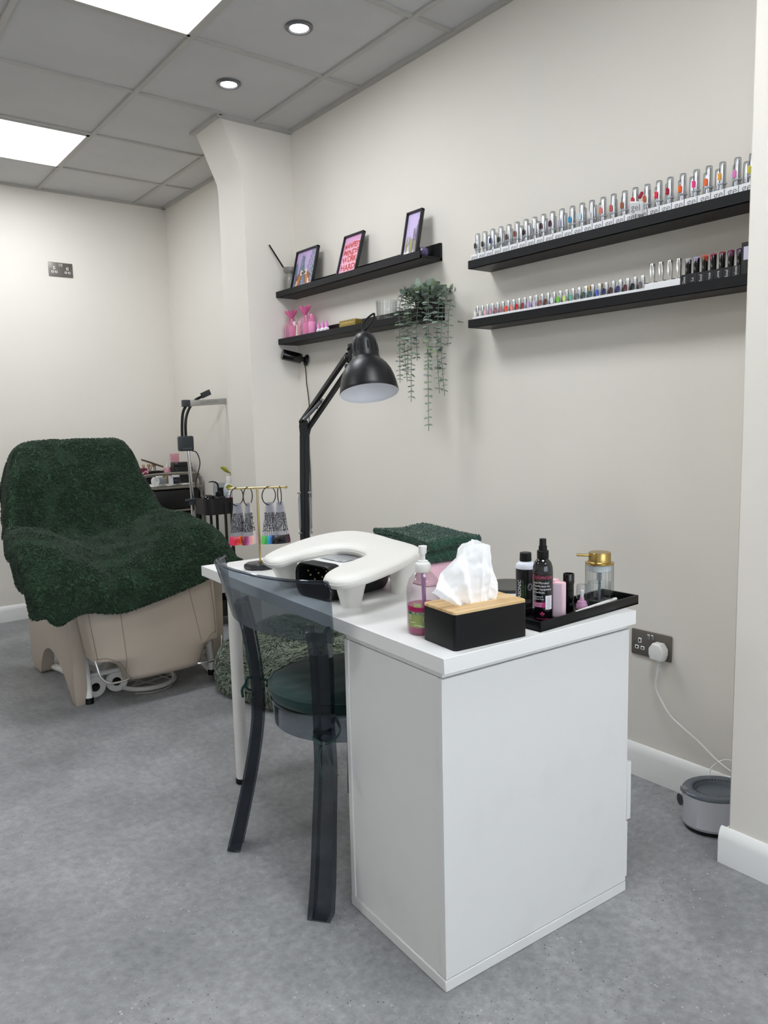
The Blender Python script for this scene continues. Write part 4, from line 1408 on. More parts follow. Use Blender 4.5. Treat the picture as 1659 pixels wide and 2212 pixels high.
# vent slots round the neck
e1 = AX.cross(Vector((0, 0, 1))).normalized()
e2 = AX.cross(e1).normalized()
g = G()
for k in range(16):
    a = 2 * pi * k / 16
    rad = e1 * cos(a) + e2 * sin(a)
    c0 = ll(MO + AX * 0.136) + rad * 0.0382
    X = Matrix.Translation(c0) @ Matrix(((rad.x, rad.cross(AX).x, AX.x, 0), (rad.y, rad.cross(AX).y, AX.y, 0), (rad.z, rad.cross(AX).z, AX.z, 0), (0, 0, 0, 1))) @ Matrix.Rotation(-0.085, 4, 'Y')
    g.box((0, 0, 0), (0.0022, 0.0048, 0.026), bev=0.001, seg=1, X=X)
g.done('vent_slots', mat('vent_dark', '#050506', 0.8), cpo)
G().along(ll(MO + AX * 0.035), ll(MO + AX), [(0.001, 0.0), (0.018, 0.004), (0.026, 0.016), (0.027, 0.028), (0.020, 0.044), (0.0135, 0.055), (0.0135, 0.066)], n=28).done('bulb', mat('opal_bulb', '#f0efee', 0.3), la)
g = G()      # wrist bracket and thumb screws
back = MO + AX * 0.118
wp2 = back + (Wp - back).normalized() * 0.040
g.tube([ll(Wp - ud * 0.02), ll(Wp), ll(wp2)], 0.011, n=10)
for q in (Wp, Wp - Vector((0, 0, 0.028)), wp2):
    g.cyl(ll(q) - vd * 0.020, ll(q) + vd * 0.014, 0.0085, n=14)
g.box(tuple(ll(Wp.lerp(wp2, 0.5) + Vector((0, 0, 0.012)))), (0.03, 0.034, 0.055), bev=0.003)
g.done('wrist_joint', lampm, la)
for q in (Wp, Wp - Vector((0, 0, 0.028))):
    G().cyl(ll(q) - vd * 0.0225, ll(q) - vd * 0.019, 0.0045, n=12).done('screw', CHROME, la)
g = G()
tpz = MO + AX * 0.195
g.tube([ll(p) for p in (tpz, tpz + Vector((0.004, 0.006, 0.018)), tpz + Vector((0.018, -0.010, 0.040)), tpz + Vector((0.028, -0.02, 0.046)), tpz + Vector((0.024, -0.01, 0.022)), tpz + Vector((0.006, 0.02, -0.012)), tpz + Vector((-0.02, 0.05, -0.05)), Wp + Vector((0.0, 0.0, 0.03)))], 0.0031, sub=8, n=8)
g.done('flex', BLACK, la)
# ================================================================== SHELVES
shm = mat('shelf_black_brown', '#0b0c0f', 0.45, spec=0.3, bump=(90, 0.06, 0.0005))
def ledge(y0, y1, zlip, label):
    """picture ledge: y0 = far end, y1 = near end, zlip = top of the front lip"""
    zb = zlip - 0.0292
    t = thing('picture_ledge', label, 'shelf', (XW, (y0 + y1) / 2, zb), 0, 'black picture ledges')
    L = abs(y0 - y1)
    G().box((-0.060, 0, 0.006), (0.1196, L, 0.012), bev=0.0008, seg=1).done('base', shm, t)
    G().box((-0.006, 0, 0.0355), (0.012, L, 0.071 - 0.002), bev=0.0008, seg=1).done('back_rail', shm, t)
    G().box((-0.1143, 0, 0.0146), (0.0108, L, 0.0292), bev=0.0008, seg=1).done('front_lip', shm, t)
    return zb + 0.012
XF = XW - 0.1196
Z1 = ledge(2.4165, 1.2814, 1.8655, 'black picture ledge with three framed prints, top of the left pair')
Z2 = ledge(2.4106, 1.2700, 1.6282, 'black picture ledge with pink bags and trailing plant, lower of the left pair')
Z3 = ledge(1.0105, -0.105, 1.7765, 'long black ledge of gel polishes in white boxes, top of the right pair')
Z4 = ledge(1.0130, -0.105, 1.5640, 'long black ledge of small and black capped polishes, lower of the right pair')

# ------------------------------------------------------------------ framed prints
frm = mat('frame_black', '#131416', 0.35)
fglass = mat('backing_brown', '#3a2a20', 0.7)
def framed(yb0, yb1, x0, tilt, yaw, H, label, art):
    """yb0/yb1: far/near bottom corners; leans back by tilt"""
    Wd = abs(yb0 - yb1)
    t = thing('framed_print', label, 'picture', (x0, (yb0 + yb1) / 2, Z1), -pi / 2 + yaw, 'framed prints on the top left ledge')
    X = Matrix.Rotation(-tilt, 4, 'X')
    # frame local: x along width, y into the wall, z up
    g = G()
    b = 0.007
    for s in (-1, 1):
        g.box((s * (Wd / 2 - b / 2), 0.008, H / 2), (b, 0.016, H), bev=0.0008, seg=1, X=X)
    for zz in (b / 2, H - b / 2):
        g.box((0, 0.008, zz), (Wd, 0.016, b), bev=0.0008, seg=1, X=X)
    g.done('frame', frm, t)
    G().box((0, 0.0125, H / 2), (Wd - 2 * b, 0.005, H - 2 * b), X=X).done('backing', fglass, t)
    # strut
    g = G()
    top_ = X @ Vector((0, 0.016, H * 0.52))
    fy = min(0.075, XW - 0.014 - x0)
    g.prism([(-0.020, 0), (0.020, 0), (0.012, 1), (-0.012, 1)], -0.0012, 0.0012, X=Matrix.Translation((0, fy, 0.001)) @ Matrix(((1, 0, 0, 0), (0, (top_.y - fy), 0.9, 0), (0, top_.z, 0.35, 0), (0, 0, 0, 1))))
    g.done('strut', fglass, t)
    def P(x, z, lift=0.0):
        """x in -0.5..0.5, z in 0..1 on the print"""
        return X @ Vector((x * (Wd - 2 * b), 0.0095 - lift, b + z * (H - 2 * b)))
    art(t, P, Wd - 2 * b, H - 2 * b)
    return t

lil = mat('print_lilac', '#c3a9dc', 0.35, var=(5, '#cdb6e3', 0.3, 0.7))
plk = mat('print_pink_lilac', '#dda3cf', 0.35)
pale = mat('print_pale_lilac', '#cdbde6', 0.35)
def art_base(t, P, m):
    g = G()
    g.quad(P(-0.5, 0), P(0.5, 0), P(0.5, 1), P(-0.5, 1))
    return g
def art_palms(t, P, W, H):
    g = art_base(t, P, lil)
    rg = random.Random(5)
    def leaf(x, z, a, L, wd, col, lift):
        d = Vector((cos(a), sin(a) * W / H))
        q = Vector((-sin(a), cos(a) * W / H))
        pts = [(0, 0), (0.3, wd), (0.7, wd * 0.8), (1, 0), (0.7, -wd * 0.5), (0.3, -wd * 0.5)]
        g.m(col)
        vs = [g.bm.verts.new(P(max(-0.495, min(0.495, x + d.x * s * L + q.x * w_)), max(0.004, min(0.99, z + d.y * s * L + q.y * w_)), lift)) for s, w_ in pts]
        try:
            g._tag([g.bm.faces.new(vs)])
        except ValueError:
            pass
    # fronds: a rib with leaflets either side
    for (x, z, a, L) in ((-0.35, 0.05, 1.9, 0.75), (-0.2, 0.12, 1.5, 0.85), (0.1, 0.12, 1.3, 1.1), (0.3, 0.15, 1.15, 1.0), (0.42, 0.02, 1.5, 0.95), (-0.45, 0.0, 1.6, 0.8), (0.0, 0.0, 1.75, 0.7)):
        for k in range(13):
            f = 0.15 + 0.85 * k / 12
            for s in (-1, 1):
                leaf(x + cos(a) * L * f * 0.8, z + sin(a) * L * f * W / H * 0.9, a + s * (0.95 - 0.35 * f), 0.20 * (1.15 - f * 0.5), 0.022, 1 + (k + (s > 0)) % 2, 0.0004 + 0.00002 * k)
    for (cx, cz, sg) in ((-0.26, 0.24, 1), (0.20, 0.25, -1)):       # two plain tawny birds facing each other
        def blob(px_, pz, rx, rz, a, col, lf):
            vs = []
            for q in [2 * pi * j / 20 for j in range(20)]:
                ux, uz = rx * cos(q), rz * sin(q)
                vs.append(g.bm.verts.new(P(max(-0.495, min(0.495, px_ + ux * cos(a) - uz * sin(a))), max(0.002, pz + (ux * sin(a) + uz * cos(a)) * W / H), lf)))
            g.m(col)._tag([g.bm.faces.new(vs)])
        blob(cx, cz, 0.12, 0.26, -0.35 * sg, 3, 0.0008)
        blob(cx + 0.02 * sg, cz + 0.0, 0.05, 0.17, -0.35 * sg, 4, 0.0009)
        blob(cx - 0.07 * sg, cz - 0.08, 0.04, 0.12, -0.35 * sg, 5, 0.0010)
        blob(cx + 0.12 * sg, cz + 0.20, 0.07, 0.08, 0, 5, 0.0010)
        blob(cx + 0.17 * sg, cz + 0.19, 0.045, 0.03, -0.3 * sg, 6, 0.0011)
    g.done('print', [lil, mat('palm_grey', '#7f97a6', 0.5), mat('palm_teal', '#56707c', 0.5), mat('tawny', '#9c5a2c', 0.5), mat('tawny_light', '#c98a50', 0.5), mat('cream_print', '#ead9c0', 0.5), mat('ink_dark', '#4a4048', 0.5)], t)
def art_words(t, P, W, H):
    g = art_base(t, P, plk)
    g.m(2)
    g._tag([g.bm.faces.new([g.bm.verts.new(P(x, z, 0.0002)) for x, z in ((-0.44, 0.06), (0.42, 0.06), (0.44, 0.60), (0.42, 0.86), (0.1, 0.88), (-0.44, 0.84), (-0.42, 0.40))])])
    for i, (s, zc, hh, ww, bowl) in enumerate((('MANIFEST', 0.770, 0.145, 0.86, 0.05), ('MINDS', 0.610, 0.145, 0.80, -0.06), ('WORK', 0.430, 0.165, 0.80, 0.04), ('HARD', 0.245, 0.160, 0.80, -0.03))):
        vs, fs = text_geo(s, 1.0, 'CENTER', 0.035)
        x0, x1 = min(v.x for v in vs), max(v.x for v in vs)
        y0, y1 = min(v.y for v in vs), max(v.y for v in vs)
        def fn(x, y, lift, grow):
            u = (x - x0) / (x1 - x0) - 0.5
            v = (y - y0) / (y1 - y0) - 0.5
            return P(u * ww + 0.02 * sin(v * 4 + i), zc + v * hh * (0.80 + 0.22 * cos(u * 3)) + bowl * (0.5 - 4 * u * u) * 0.5, lift)
        g.m(1)
        V = [g.bm.verts.new(fn(v.x, v.y, 0.0006, 0)) for v in vs]
        for f in fs:
            try:
                g._tag([g.bm.faces.new([V[q] for q in f])])
            except ValueError:
                pass
    g.done('print', [plk, mat('word_coral', '#c43f3a', 0.5), mat('word_halo', '#efb4cb', 0.5)], t)
def art_cactus(t, P, W, H):
    g = art_base(t, P, pale)
    g.m(1)
    g._tag([g.bm.faces.new([g.bm.verts.new(P(x, z, 0.0002)) for x, z in ((-0.5, 0.0), (0.5, 0.0), (0.5, 0.20), (0.1, 0.16), (-0.5, 0.2))])])
    def stem(pts, r, col, lf):
        pts = [Vector((a, 0.08 + b2 * 1.02, 0)) for a, b2 in pts]
        C2 = catmull(pts, 5)
        N = len(C2)
        Lf, Rt = [], []
        for k in range(N):
            tt = (C2[min(k + 1, N - 1)] - C2[max(k - 1, 0)])
            tt = Vector((tt.x * W, tt.y * H, 0)).normalized()
            q = Vector((-tt.y / W, tt.x / H, 0)) * (r * W) * (0.55 + 0.45 * sin(pi * min(1, max(0.12, k / (N - 1)))))
            Lf.append(C2[k] + q)
            Rt.append(C2[k] - q)
        g.m(col)
        a = [g.bm.verts.new(P(p.x, p.y, lf)) for p in Lf]
        b2 = [g.bm.verts.new(P(p.x, p.y, lf)) for p in Rt]
        g._tag(g.ring_faces(a, b2, closed=False))
    for pts, r, c in ((((0.10, 0.05), (0.13, 0.3), (0.10, 0.56)), 0.055, 3), (((0.36, 0.08), (0.33, 0.4), (0.36, 0.72)), 0.045, 3), (((0.13, 0.30), (0.30, 0.36), (0.30, 0.62)), 0.03, 3), (((0.33, 0.33), (0.22, 0.42), (0.2, 0.56)), 0.03, 3), (((0.35, 0.38), (0.46, 0.46), (0.47, 0.6)), 0.03, 3), (((-0.34, 0.08), (-0.36, 0.22), (-0.30, 0.40)), 0.07, 2), (((-0.32, 0.2), (-0.18, 0.26), (-0.16, 0.42)), 0.035, 3), (((-0.02, 0.05), (-0.04, 0.2), (-0.02, 0.36)), 0.11, 2), (((0.30, 0.05), (0.28, 0.16), (0.30, 0.34)), 0.10, 2), (((0.30, 0.05), (0.28, 0.16), (0.30, 0.34)), 0.05, 1)):
        stem(pts, r, c, 0.0004 + 0.0001 * c + 0.0001 * (r < 0.06))
    rg = random.Random(2)
    for k in range(10):
        x, z = rg.uniform(-0.25, 0.2), rg.uniform(0.01, 0.10)
        g.m(4 if k % 2 else 1)
        vs = [g.bm.verts.new(P(x + 0.05 * cos(q), max(0.002, z + 0.03 * sin(q)), 0.0010 + 0.00003 * k)) for q in [2 * pi * j / 7 for j in range(7)]]
        g._tag([g.bm.faces.new(vs)])
    g.done('print', [pale, mat('print_white', '#ece6f2', 0.5), mat('cactus_olive', '#9aa05a', 0.5), mat('cactus_mauve', '#7d6f86', 0.5), mat('print_blue', '#8a9ccc', 0.5)], t)
framed(2.322, 2.125, 1.078, radians(14), 0.0, 0.213, 'black framed print of palm leaves and two tawny birds, leftmost on the top ledge', art_palms)
framed(1.916, 1.765, 1.078, radians(17), 0.0, 0.213, 'black framed print of coral words on pink, middle of the three on the ledge', art_words)
framed(1.436, 1.338, 1.078, radians(12), 0.0, 0.206, 'black framed print of cactus plants, rightmost of the three on the ledge', art_cactus)

# vase with a reed
vz_ = thing('vase', 'grey green vase with one black reed at the left end of the top ledge', 'vase', (1.105, 2.352, Z1))
vm = mat('sage_glaze', '#7c7a73', 0.3, coat=0.2)
G().lathe([(0.030, 0), (0.034, 0.003), (0.035, 0.02), (0.0345, 0.070), (0.031, 0.086), (0.024, 0.095), (0.022, 0.0985), (0.024, 0.102), (0.031, 0.109), (0.0335, 0.118), (0.034, 0.131), (0.031, 0.131), (0.029, 0.114), (0.001, 0.104)], n=40).done('body', vm, vz_, angle=60)
G().cyl((-0.010, 0.006, 0.10), (-0.088, 0.045, 0.242), 0.0042, n=8).done('reed', BLACK, vz_)
# amethyst
am = bpy.data.materials.new('amethyst'); am.use_nodes = True
_b = am.node_tree.nodes['Principled BSDF']; _b.inputs['Base Color'].default_value = lin('#584c70'); _b.inputs['Roughness'].default_value = 0.2
g = G()
bmesh.ops.create_icosphere(g.bm, subdivisions=2, radius=0.021)
rg = random.Random(3)
for v in g.bm.verts:
    v.co *= rg.uniform(0.82, 1.08)
    v.co.z = max(v.co.z, -0.018)
tag(g.done('crystal', [am], angle=5, loc=(1.098, 1.305, Z1 + 0.0185)), 'small purple crystal at the open right end of the top ledge', 'crystal')

# ------------------------------------------------------------------ pink organza bags with bottles
orgz = clear('pink_organza', '#fbd3e6', 0.5, 1.12, frost=0.22)
orgs = clear('pink_organza_gather', '#f79ccb', 0.5, 1.1, frost=0.45)
pinkb = mat('pink_bottle', '#e690bf', 0.35)
pinkc = clear('pink_overcap', '#f3cfe2', 0.05, 1.4, frost=0.15)
def pink_bottle(loc_, label, cap=True, grp='pink foam bottles on the lower left ledge'):
    t = thing('foam_bottle', label, 'bottle', loc_, 0, grp)
    G().lathe([(0.0185, 0), (0.020, 0.002), (0.020, 0.068), (0.0185, 0.074), (0.0175, 0.076)], n=32).done('bottle', pinkb, t, angle=50)
    G().lathe([(0.0165, 0.075), (0.0168, 0.088), (0.010, 0.092), (0.008, 0.097), (0.0085, 0.108), (0.006, 0.112), (0.001, 0.113)], n=24).done('pump', pinkb, t)
    if cap:
        G().lathe([(0.0188, 0.077), (0.0185, 0.092), (0.0155, 0.113), (0.0135, 0.117), (0.001, 0.118)], n=28, cap0=False).done('overcap', pinkc, t, angle=60)
    return t
def bag(loc_, W, H, label):
    t = thing('organza_bag', label, 'gift bag', loc_, 0, 'pink organza gift bags')
    def fn(u, v):
        a = 2 * pi * u
        if v < 0.7:
            f = v / 0.7
            ry = W / 2 * (1.0 - 0.22 * f ** 2 if f < 0.6 else (1.0 - 0.22 * 0.36) * (1 - ((f - 0.6) / 0.4) ** 1.4 * 0.86))
            rx = 0.027 * (1.0 if f < 0.6 else 1 - ((f - 0.6) / 0.4) ** 1.3 * 0.8)
            z = H * 0.76 * f
            k = 0.12 * f
        else:
            f = (v - 0.7) / 0.3
            ry = W / 2 * 0.13 + 0.026 * f
            rx = 0.0055 + 0.016 * f
            z = H * 0.76 + H * 0.24 * f + 0.004 * sin(a * 6)
            k = 0.25 + 0.15 * f
        pl = 1 + k * sin(a * 11)
        return Vector((rx * cos(a) * pl, ry * sin(a) * pl, z))
    g = G()
    g.grid(lambda u, v: fn(u, v * 0.7), 66, 18, closed_u=True)
    g.done('pouch', orgz, t, angle=180)
    g = G()
    g.grid(lambda u, v: fn(u, 0.695 + v * 0.305), 66, 6, closed_u=True)
    g.done('frill', orgs, t, angle=180)
    G().tube([(0.0075 * cos(a), 0.0105 * sin(a), H * 0.76) for a in [2 * pi * k / 24 for k in range(24)]], 0.0018, n=6, closed=True).done('ribbon', mat('ribbon_pink', '#e84f9f', 0.4), t)
    return t
bag((1.100, 2.348, Z2), 0.128, 0.152, 'pink organza gift bag nearest the pillar on the lower ledge')
bag((1.100, 2.215, Z2), 0.126, 0.158, 'pink organza gift bag just left of the bare pink bottle')
pink_bottle((1.102, 2.343, Z2), 'pink foam bottle inside the organza bag nearest the pillar')
pink_bottle((1.102, 2.205, Z2), 'pink foam bottle inside the right hand organza bag')
pink_bottle((1.092, 2.140, Z2), 'pink foam bottle with clear overcap standing outside the bags')
brm = mat('brush_head', '#f4e3e6', 0.8)
for (yy, ln, lb) in ((2.296, 0.10, 'small pink brush inside the organza bag nearest the pillar'), (2.247, 0.095, 'small pink brush inside the right hand organza bag')):
    t = thing('nail_brush', lb, 'brush', (1.092, yy, Z2), 0)
    G().cyl((0, 0, 0.0), (0.0, 0.006, ln * 0.72), 0.0042, n=12).done('handle', pinkb, t)
    G().along((0.0, 0.006, ln * 0.72), (0.0, 0.0075, ln), [(0.005, 0), (0.0095, 0.012), (0.0085, 0.022), (0.001, 0.026)], n=16).done('bristles', brm, t)
cream = mat('tube_cream', '#eadbc6', 0.45)
t = thing('sample_tube', 'small cream tube leaning inside the right hand organza bag', 'tube', (1.083, 2.262, Z2))
G().prism([(-0.016, 0.0), (0.016, 0.0), (0.006, 0.075), (-0.006, 0.075)], -0.004, 0.004, X=Matrix(((0, 0, 1, 0), (1, 0, 0, 0), (0, 1, 0, 0), (0, 0, 0, 1)))).done('body', cream, t)

dropm = mat('dropper_white', '#f0eaf2', 0.4)
dcap = mat('dropper_pink', '#dd86c4', 0.35)
dink = mat('dropper_ink', '#5b4a63', 0.5)
for k, (yy, xx, lb) in enumerate(((2.066, 1.082, 'leftmost'), (2.028, 1.080, 'second'), (1.995, 1.080, 'rightmost'), (2.046, 1.112, 'rearmost'))):
    t = thing('dropper_bottle', lb + ' of the tiny pink capped dropper bottles beside the pink bags', 'bottle', (xx, yy, Z2), 0, 'tiny dropper bottles')
    G().lathe([(0.0115, 0), (0.012, 0.001), (0.012, 0.030), (0.010, 0.034), (0.0085, 0.0345)], n=24).done('bottle', dropm, t)
    G().lathe([(0.0095, 0.034), (0.0095, 0.044), (0.006, 0.052), (0.0042, 0.064), (0.001, 0.0655)], n=20).done('cap', dcap, t)
    g = G()
    g.text('20', 0.015, bottle_map((0, 0), 0.0123, pi + 0.75, 0.0215))
    g.done('label', dink, t)

goldbox = mat('gold_card', '#a9924f', 0.28, 0.75)
ivb = mat('ivory_card', '#e6dcbc', 0.5)
gb = thing('carton', 'shiny gold carton lying on its side behind the lamp head', 'carton', (1.098, 1.824, Z2), 0, 'gold cartons')
G().box((0, 0, 0.031), (0.040, 0.126, 0.034), bev=0.0008, seg=1).done('box', goldbox, gb)
g = G()
for k in range(6):
    g.box((-0.0204, -0.045 + 0.017 * k, 0.036), (0.0006, 0.009 + 0.004 * (k % 2), 0.006))
g.done('print', mat('gold_light', '#d8c48a', 0.3, 0.5), gb)
tag(G().box((0, 0, 0.007), (0.042, 0.136, 0.0138), bev=0.0008, seg=1).done('carton', ivb, loc=(1.098, 1.822, Z2)), 'flat ivory and gold carton underneath the shiny gold one', 'carton', 'gold cartons')

tumb = thing('tumbler', 'ribbed clear glass tumbler on the lower ledge left of the plant', 'glass', (1.104, 1.562, Z2))
G().lathe([(0.038, 0), (0.041, 0.003), (0.0445, 0.100), (0.0425, 0.100), (0.039, 0.006), (0.001, 0.005)], n=120, ribs=(20, 0.045), cap0=True).done('glass', clear('tumbler_glass', '#fafbfb', 0.03, 1.5, edge='#c3c8c9'), tumb, angle=80)

# ------------------------------------------------------------------ trailing eucalyptus
pot_m = mat('pot_black', '#101113', 0.5)
lfA, lfB, lfC = mat('eucalyptus_leaf', '#849486', 0.6, sheen=0.2), mat('eucalyptus_leaf_dark', '#657568', 0.6, sheen=0.2), mat('eucalyptus_leaf_green', '#849570', 0.6)
stm = mat('eucalyptus_stem', '#6f7f6a', 0.7)
PL = Vector((1.102, 1.297, Z2))
pl_ = thing('trailing_plant', 'trailing artificial eucalyptus in a black pot at the right end of the lower ledge', 'plant', PL)
G().lathe([(0.038, 0), (0.042, 0.003), (0.050, 0.078), (0.0505, 0.082), (0.046, 0.082), (0.045, 0.070), (0.001, 0.068)], n=40).done('pot', pot_m, pl_, angle=50)
rgp = random.Random(21)
def leaf_geo(g, c, d, n, r, col):
    """rounded leaf, slightly cupped; c base, d direction, n face normal"""
    d = d.normalized()
    n = (n - d * n.dot(d)).normalized()
    s = d.cross(n)
    pts = [(0, 0), (0.35, 0.62), (0.95, 0.95), (1.5, 0.78), (1.9, 0.25), (1.9, -0.25), (1.5, -0.78), (0.95, -0.95), (0.35, -0.62)]
    mid = g.bm.verts.new(c + d * r * 1.0 - n * r * 0.16)
    vs = [g.bm.verts.new(c + d * r * a + s * r * b2 + n * r * 0.16 * abs(b2)) for a, b2 in pts]
    g.m(col)
    for k in range(len(vs)):
        g._tag([g.bm.faces.new((mid, vs[k], vs[(k + 1) % len(vs)]))])
def vine(path, nleaf, r0, r1):
    P = catmull([Vector(p) - PL for p in path], 10)
    g = G()
    g.m(3).tube(P, 0.0013, n=5)
    N = len(P)
    L = [0]
    for a, b2 in zip(P, P[1:]):
        L.append(L[-1] + (b2 - a).length)
    for k in range(nleaf):
        f = (k + 0.5) / nleaf
        tgt = f * L[-1]
        i = max(j for j in range(N) if L[j] <= tgt)
        c = P[min(i, N - 1)]
        t2 = (P[min(i + 1, N - 1)] - P[max(i - 1, 0)]).normalized()
        a = k * 1.57 + rgp.uniform(-0.4, 0.4)
        e1 = t2.cross(Vector((0.3, 1, 0.2))).normalized()
        e2 = t2.cross(e1)
        for s in (-1, 1):
            d = (e1 * cos(a) + e2 * sin(a)) * s + t2 * rgp.uniform(-0.1, 0.45)
            nn = -t2 * rgp.uniform(0.6, 1.0) + Vector((-0.6, -0.4, 0)) * rgp.uniform(0, 0.9)
            r = (r0 + (r1 - r0) * f) * rgp.uniform(0.8, 1.2)
            leaf_geo(g, c, d, nn, r, rgp.choice((0, 0, 0, 1, 1, 2)) if f > 0.1 else rgp.choice((0, 0, 1)))
    g.done('vine', [lfA, lfB, lfC, stm], pl_, angle=180, recalc=False)
top_ = PL + Vector((0, 0, 0.085))
for (x, y, zz, yo, n) in ((1.030, 1.386, 1.352, 0.050, 26), (1.018, 1.300, 1.272, 0.020, 32), (1.030, 1.352, 1.355, 0.040, 26), (1.035, 1.276, 1.435, 0.018, 20), (1.018, 1.195, 1.155, -0.035, 40), (1.030, 1.150, 1.300, -0.05, 28), (1.042, 1.140, 1.290, -0.058, 28), (1.060, 1.120, 1.478, -0.062, 18), (1.034, 1.222, 1.400, -0.03, 22), (1.024, 1.322, 1.380, 0.03, 24)):
    p0 = top_ + Vector((-0.02, yo * 0.6, -0.01))
    vine([p0, Vector((p0.x - 0.03, p0.y + (y - p0.y) * 0.4, top_.z + 0.022)), Vector((x + 0.004, y, top_.z - 0.03)), Vector((x - 0.004, y + rgp.uniform(-0.006, 0.006), (top_.z + zz) / 2)), Vector((x, y + rgp.uniform(-0.01, 0.01), zz))], int(n * 1.05), 0.0140, 0.0088)
for k in range(20):     # bushy crown
    a = rgp.uniform(0, 2 * pi)
    rr = rgp.uniform(0.01, 0.04)
    b0 = top_ + Vector((rr * cos(a), rr * sin(a) * 1.2, -0.015))
    ex = Vector((max(-0.06, min(0.055, rr * cos(a) * 2.0)), rr * sin(a) * 2.4, 0))
    vine([b0, b0 + ex * 0.5 + Vector((0, 0, 0.030 + rgp.uniform(0, 0.015))), b0 + ex * 1.2 + Vector((-0.008, 0, rgp.uniform(0.0, 0.040)))], 6, 0.0120, 0.0115)
vine([top_, top_ + Vector((-0.02, 0.05, 0.03)), top_ + Vector((-0.015, 0.10, 0.03)), top_ + Vector((-0.01, 0.135, 0.028))], 7, 0.0085, 0.0075)

# ------------------------------------------------------------------ gel polishes, top right ledge
boxw = mat('carton_white', '#f0f0f2', 0.45)
ink = mat('carton_ink', '#83858c', 0.5)
capm = mat('mirror_cap', '#e2e2e4', 0.24, 0.9)
capc = clear('cap_sleeve', '#eceef0', 0.05, 1.45, edge='#a2a4a8')
CAPZ = 1.874
class Proto:
    pass
pr_ = Proto()
bwid, bdep, bh = 0.0387, 0.036, 0.040
def _mesh(gb, mats_, name):
    o = gb.done(name, mats_)
    me = o.data
    bpy.data.objects.remove(o)
    return me
g = G()
g.m(0).box((0, 0, bh / 2), (bdep, bwid, bh), bev=0.0008, seg=1)
pr_.box = _mesh(g, [boxw], 'box')
g = G()
g.text('gel', 0.030, lambda x, y: Vector((-bdep / 2 - 0.0004, -x, 0.0275 + y)))
pr_.word = _mesh(g, [ink], 'lettering')
g = G()
g.m(0).box((0, 0, 0.0275), (bdep, bwid, 0.055), bev=0.0008, seg=1)
pr_.tall = _mesh(g, [boxw], 'box')
ch_ = CAPZ - Z3 - bh
g = G()
g.lathe([(0.0068, 0.0), (0.0068, 0.008), (0.0058, 0.009), (0.0058, ch_ - 0.008), (0.005, ch_ - 0.006), (0.001, ch_ - 0.006)], n=20)
pr_.core = _mesh(g, [capm], 'cap')
g = G()
g.lathe([(0.0100, 0.0), (0.0100, 0.004), (0.0094, 0.006), (0.0092, ch_ - 0.003), (0.0075, ch_), (0.001, ch_)], n=24, cap0=False)
pr_.sleeve = _mesh(g, [capc], 'cap_sleeve')
g = G()
g.lathe([(0.0125, 0.0), (0.0125, 0.003), (0.009, 0.004)], n=24)
pr_.ring = _mesh(g, [clear('clear_collar', '#e9ebee', 0.1, 1.45, frost=0.3)], 'collar')
def nail_mesh(col, w_=0.0058, h_=0.0110):
    k = ('nail', col, w_)
    if k in MATS:
        return MATS[k]
    g = G()
    def fn(u, v):
        a = (u - 0.5) * 1.9
        z = (v - 0.5) * 2 * h_
        rr = w_ * min(1, math.sqrt(max(0, 1 - max(0, abs(v - 0.5) * 2 - 0.45) ** 2 / 0.3026)))
        return Vector((-0.004 * cos(a), rr * sin(a) * 1.1, z))
    g.grid(fn, 8, 10)
    g.shell(0.0012)
    MATS[k] = _mesh(g, [mat('polish_' + col.strip('#'), col, 0.12, coat=0.6)], 'nail_swatch')
    return MATS[k]
def part(me, name, parent, loc_=(0, 0, 0), rot=(0, 0, 0)):
    o = bpy.data.objects.new(name, me)
    COL.objects.link(o)
    o.parent = parent
    o.location = loc_
    o.rotation_euler = rot
    return o
ORD = ['first', 'second', 'third', 'fourth', 'fifth', 'sixth', 'seventh', 'eighth', 'ninth', 'tenth', 'eleventh', 'twelfth', 'thirteenth', 'fourteenth', 'fifteenth', 'sixteenth', 'seventeenth', 'eighteenth', 'nineteenth', 'twentieth', 'twenty first', 'twenty second', 'twenty third', 'twenty fourth', 'twenty fifth', 'twenty sixth', 'twenty seventh', 'twenty eighth']
GEL = [('charcoal', '#33363a'), ('grey black', '#2b2d31'), ('navy', '#1d2360'), ('dark olive', '#26281d'), ('brown', '#5a3f33'), ('rust', '#8a4630'), ('near black brown', '#2a1719'), ('silver grey', '#8a8a8e'), ('oxblood', '#43121f'), ('dark plum', '#43173a'), ('lilac grey', '#b0a9c0'), ('bright blue', '#2588b8'), ('pale blue', '#bcd8e8'), ('clear', '#d8d4d0'), ('coral', '#d9745f'), ('brick pink', '#b9574f'), ('tan brown', '#94563a'), ('scarlet', '#d52b2b'), ('burnt orange', '#b8582e'), ('rose red', '#dd2c4e'), ('crimson', '#a01633'), ('bright orange', '#f36a24'), ('hot pink', '#ee4a92'), ('tangerine', '#f4703a'), ('peach', '#f7b45f'), ('candy pink', '#ec86c6'), ('yellow', '#d3cb4a')]
NB = 27
rgg = random.Random(9)
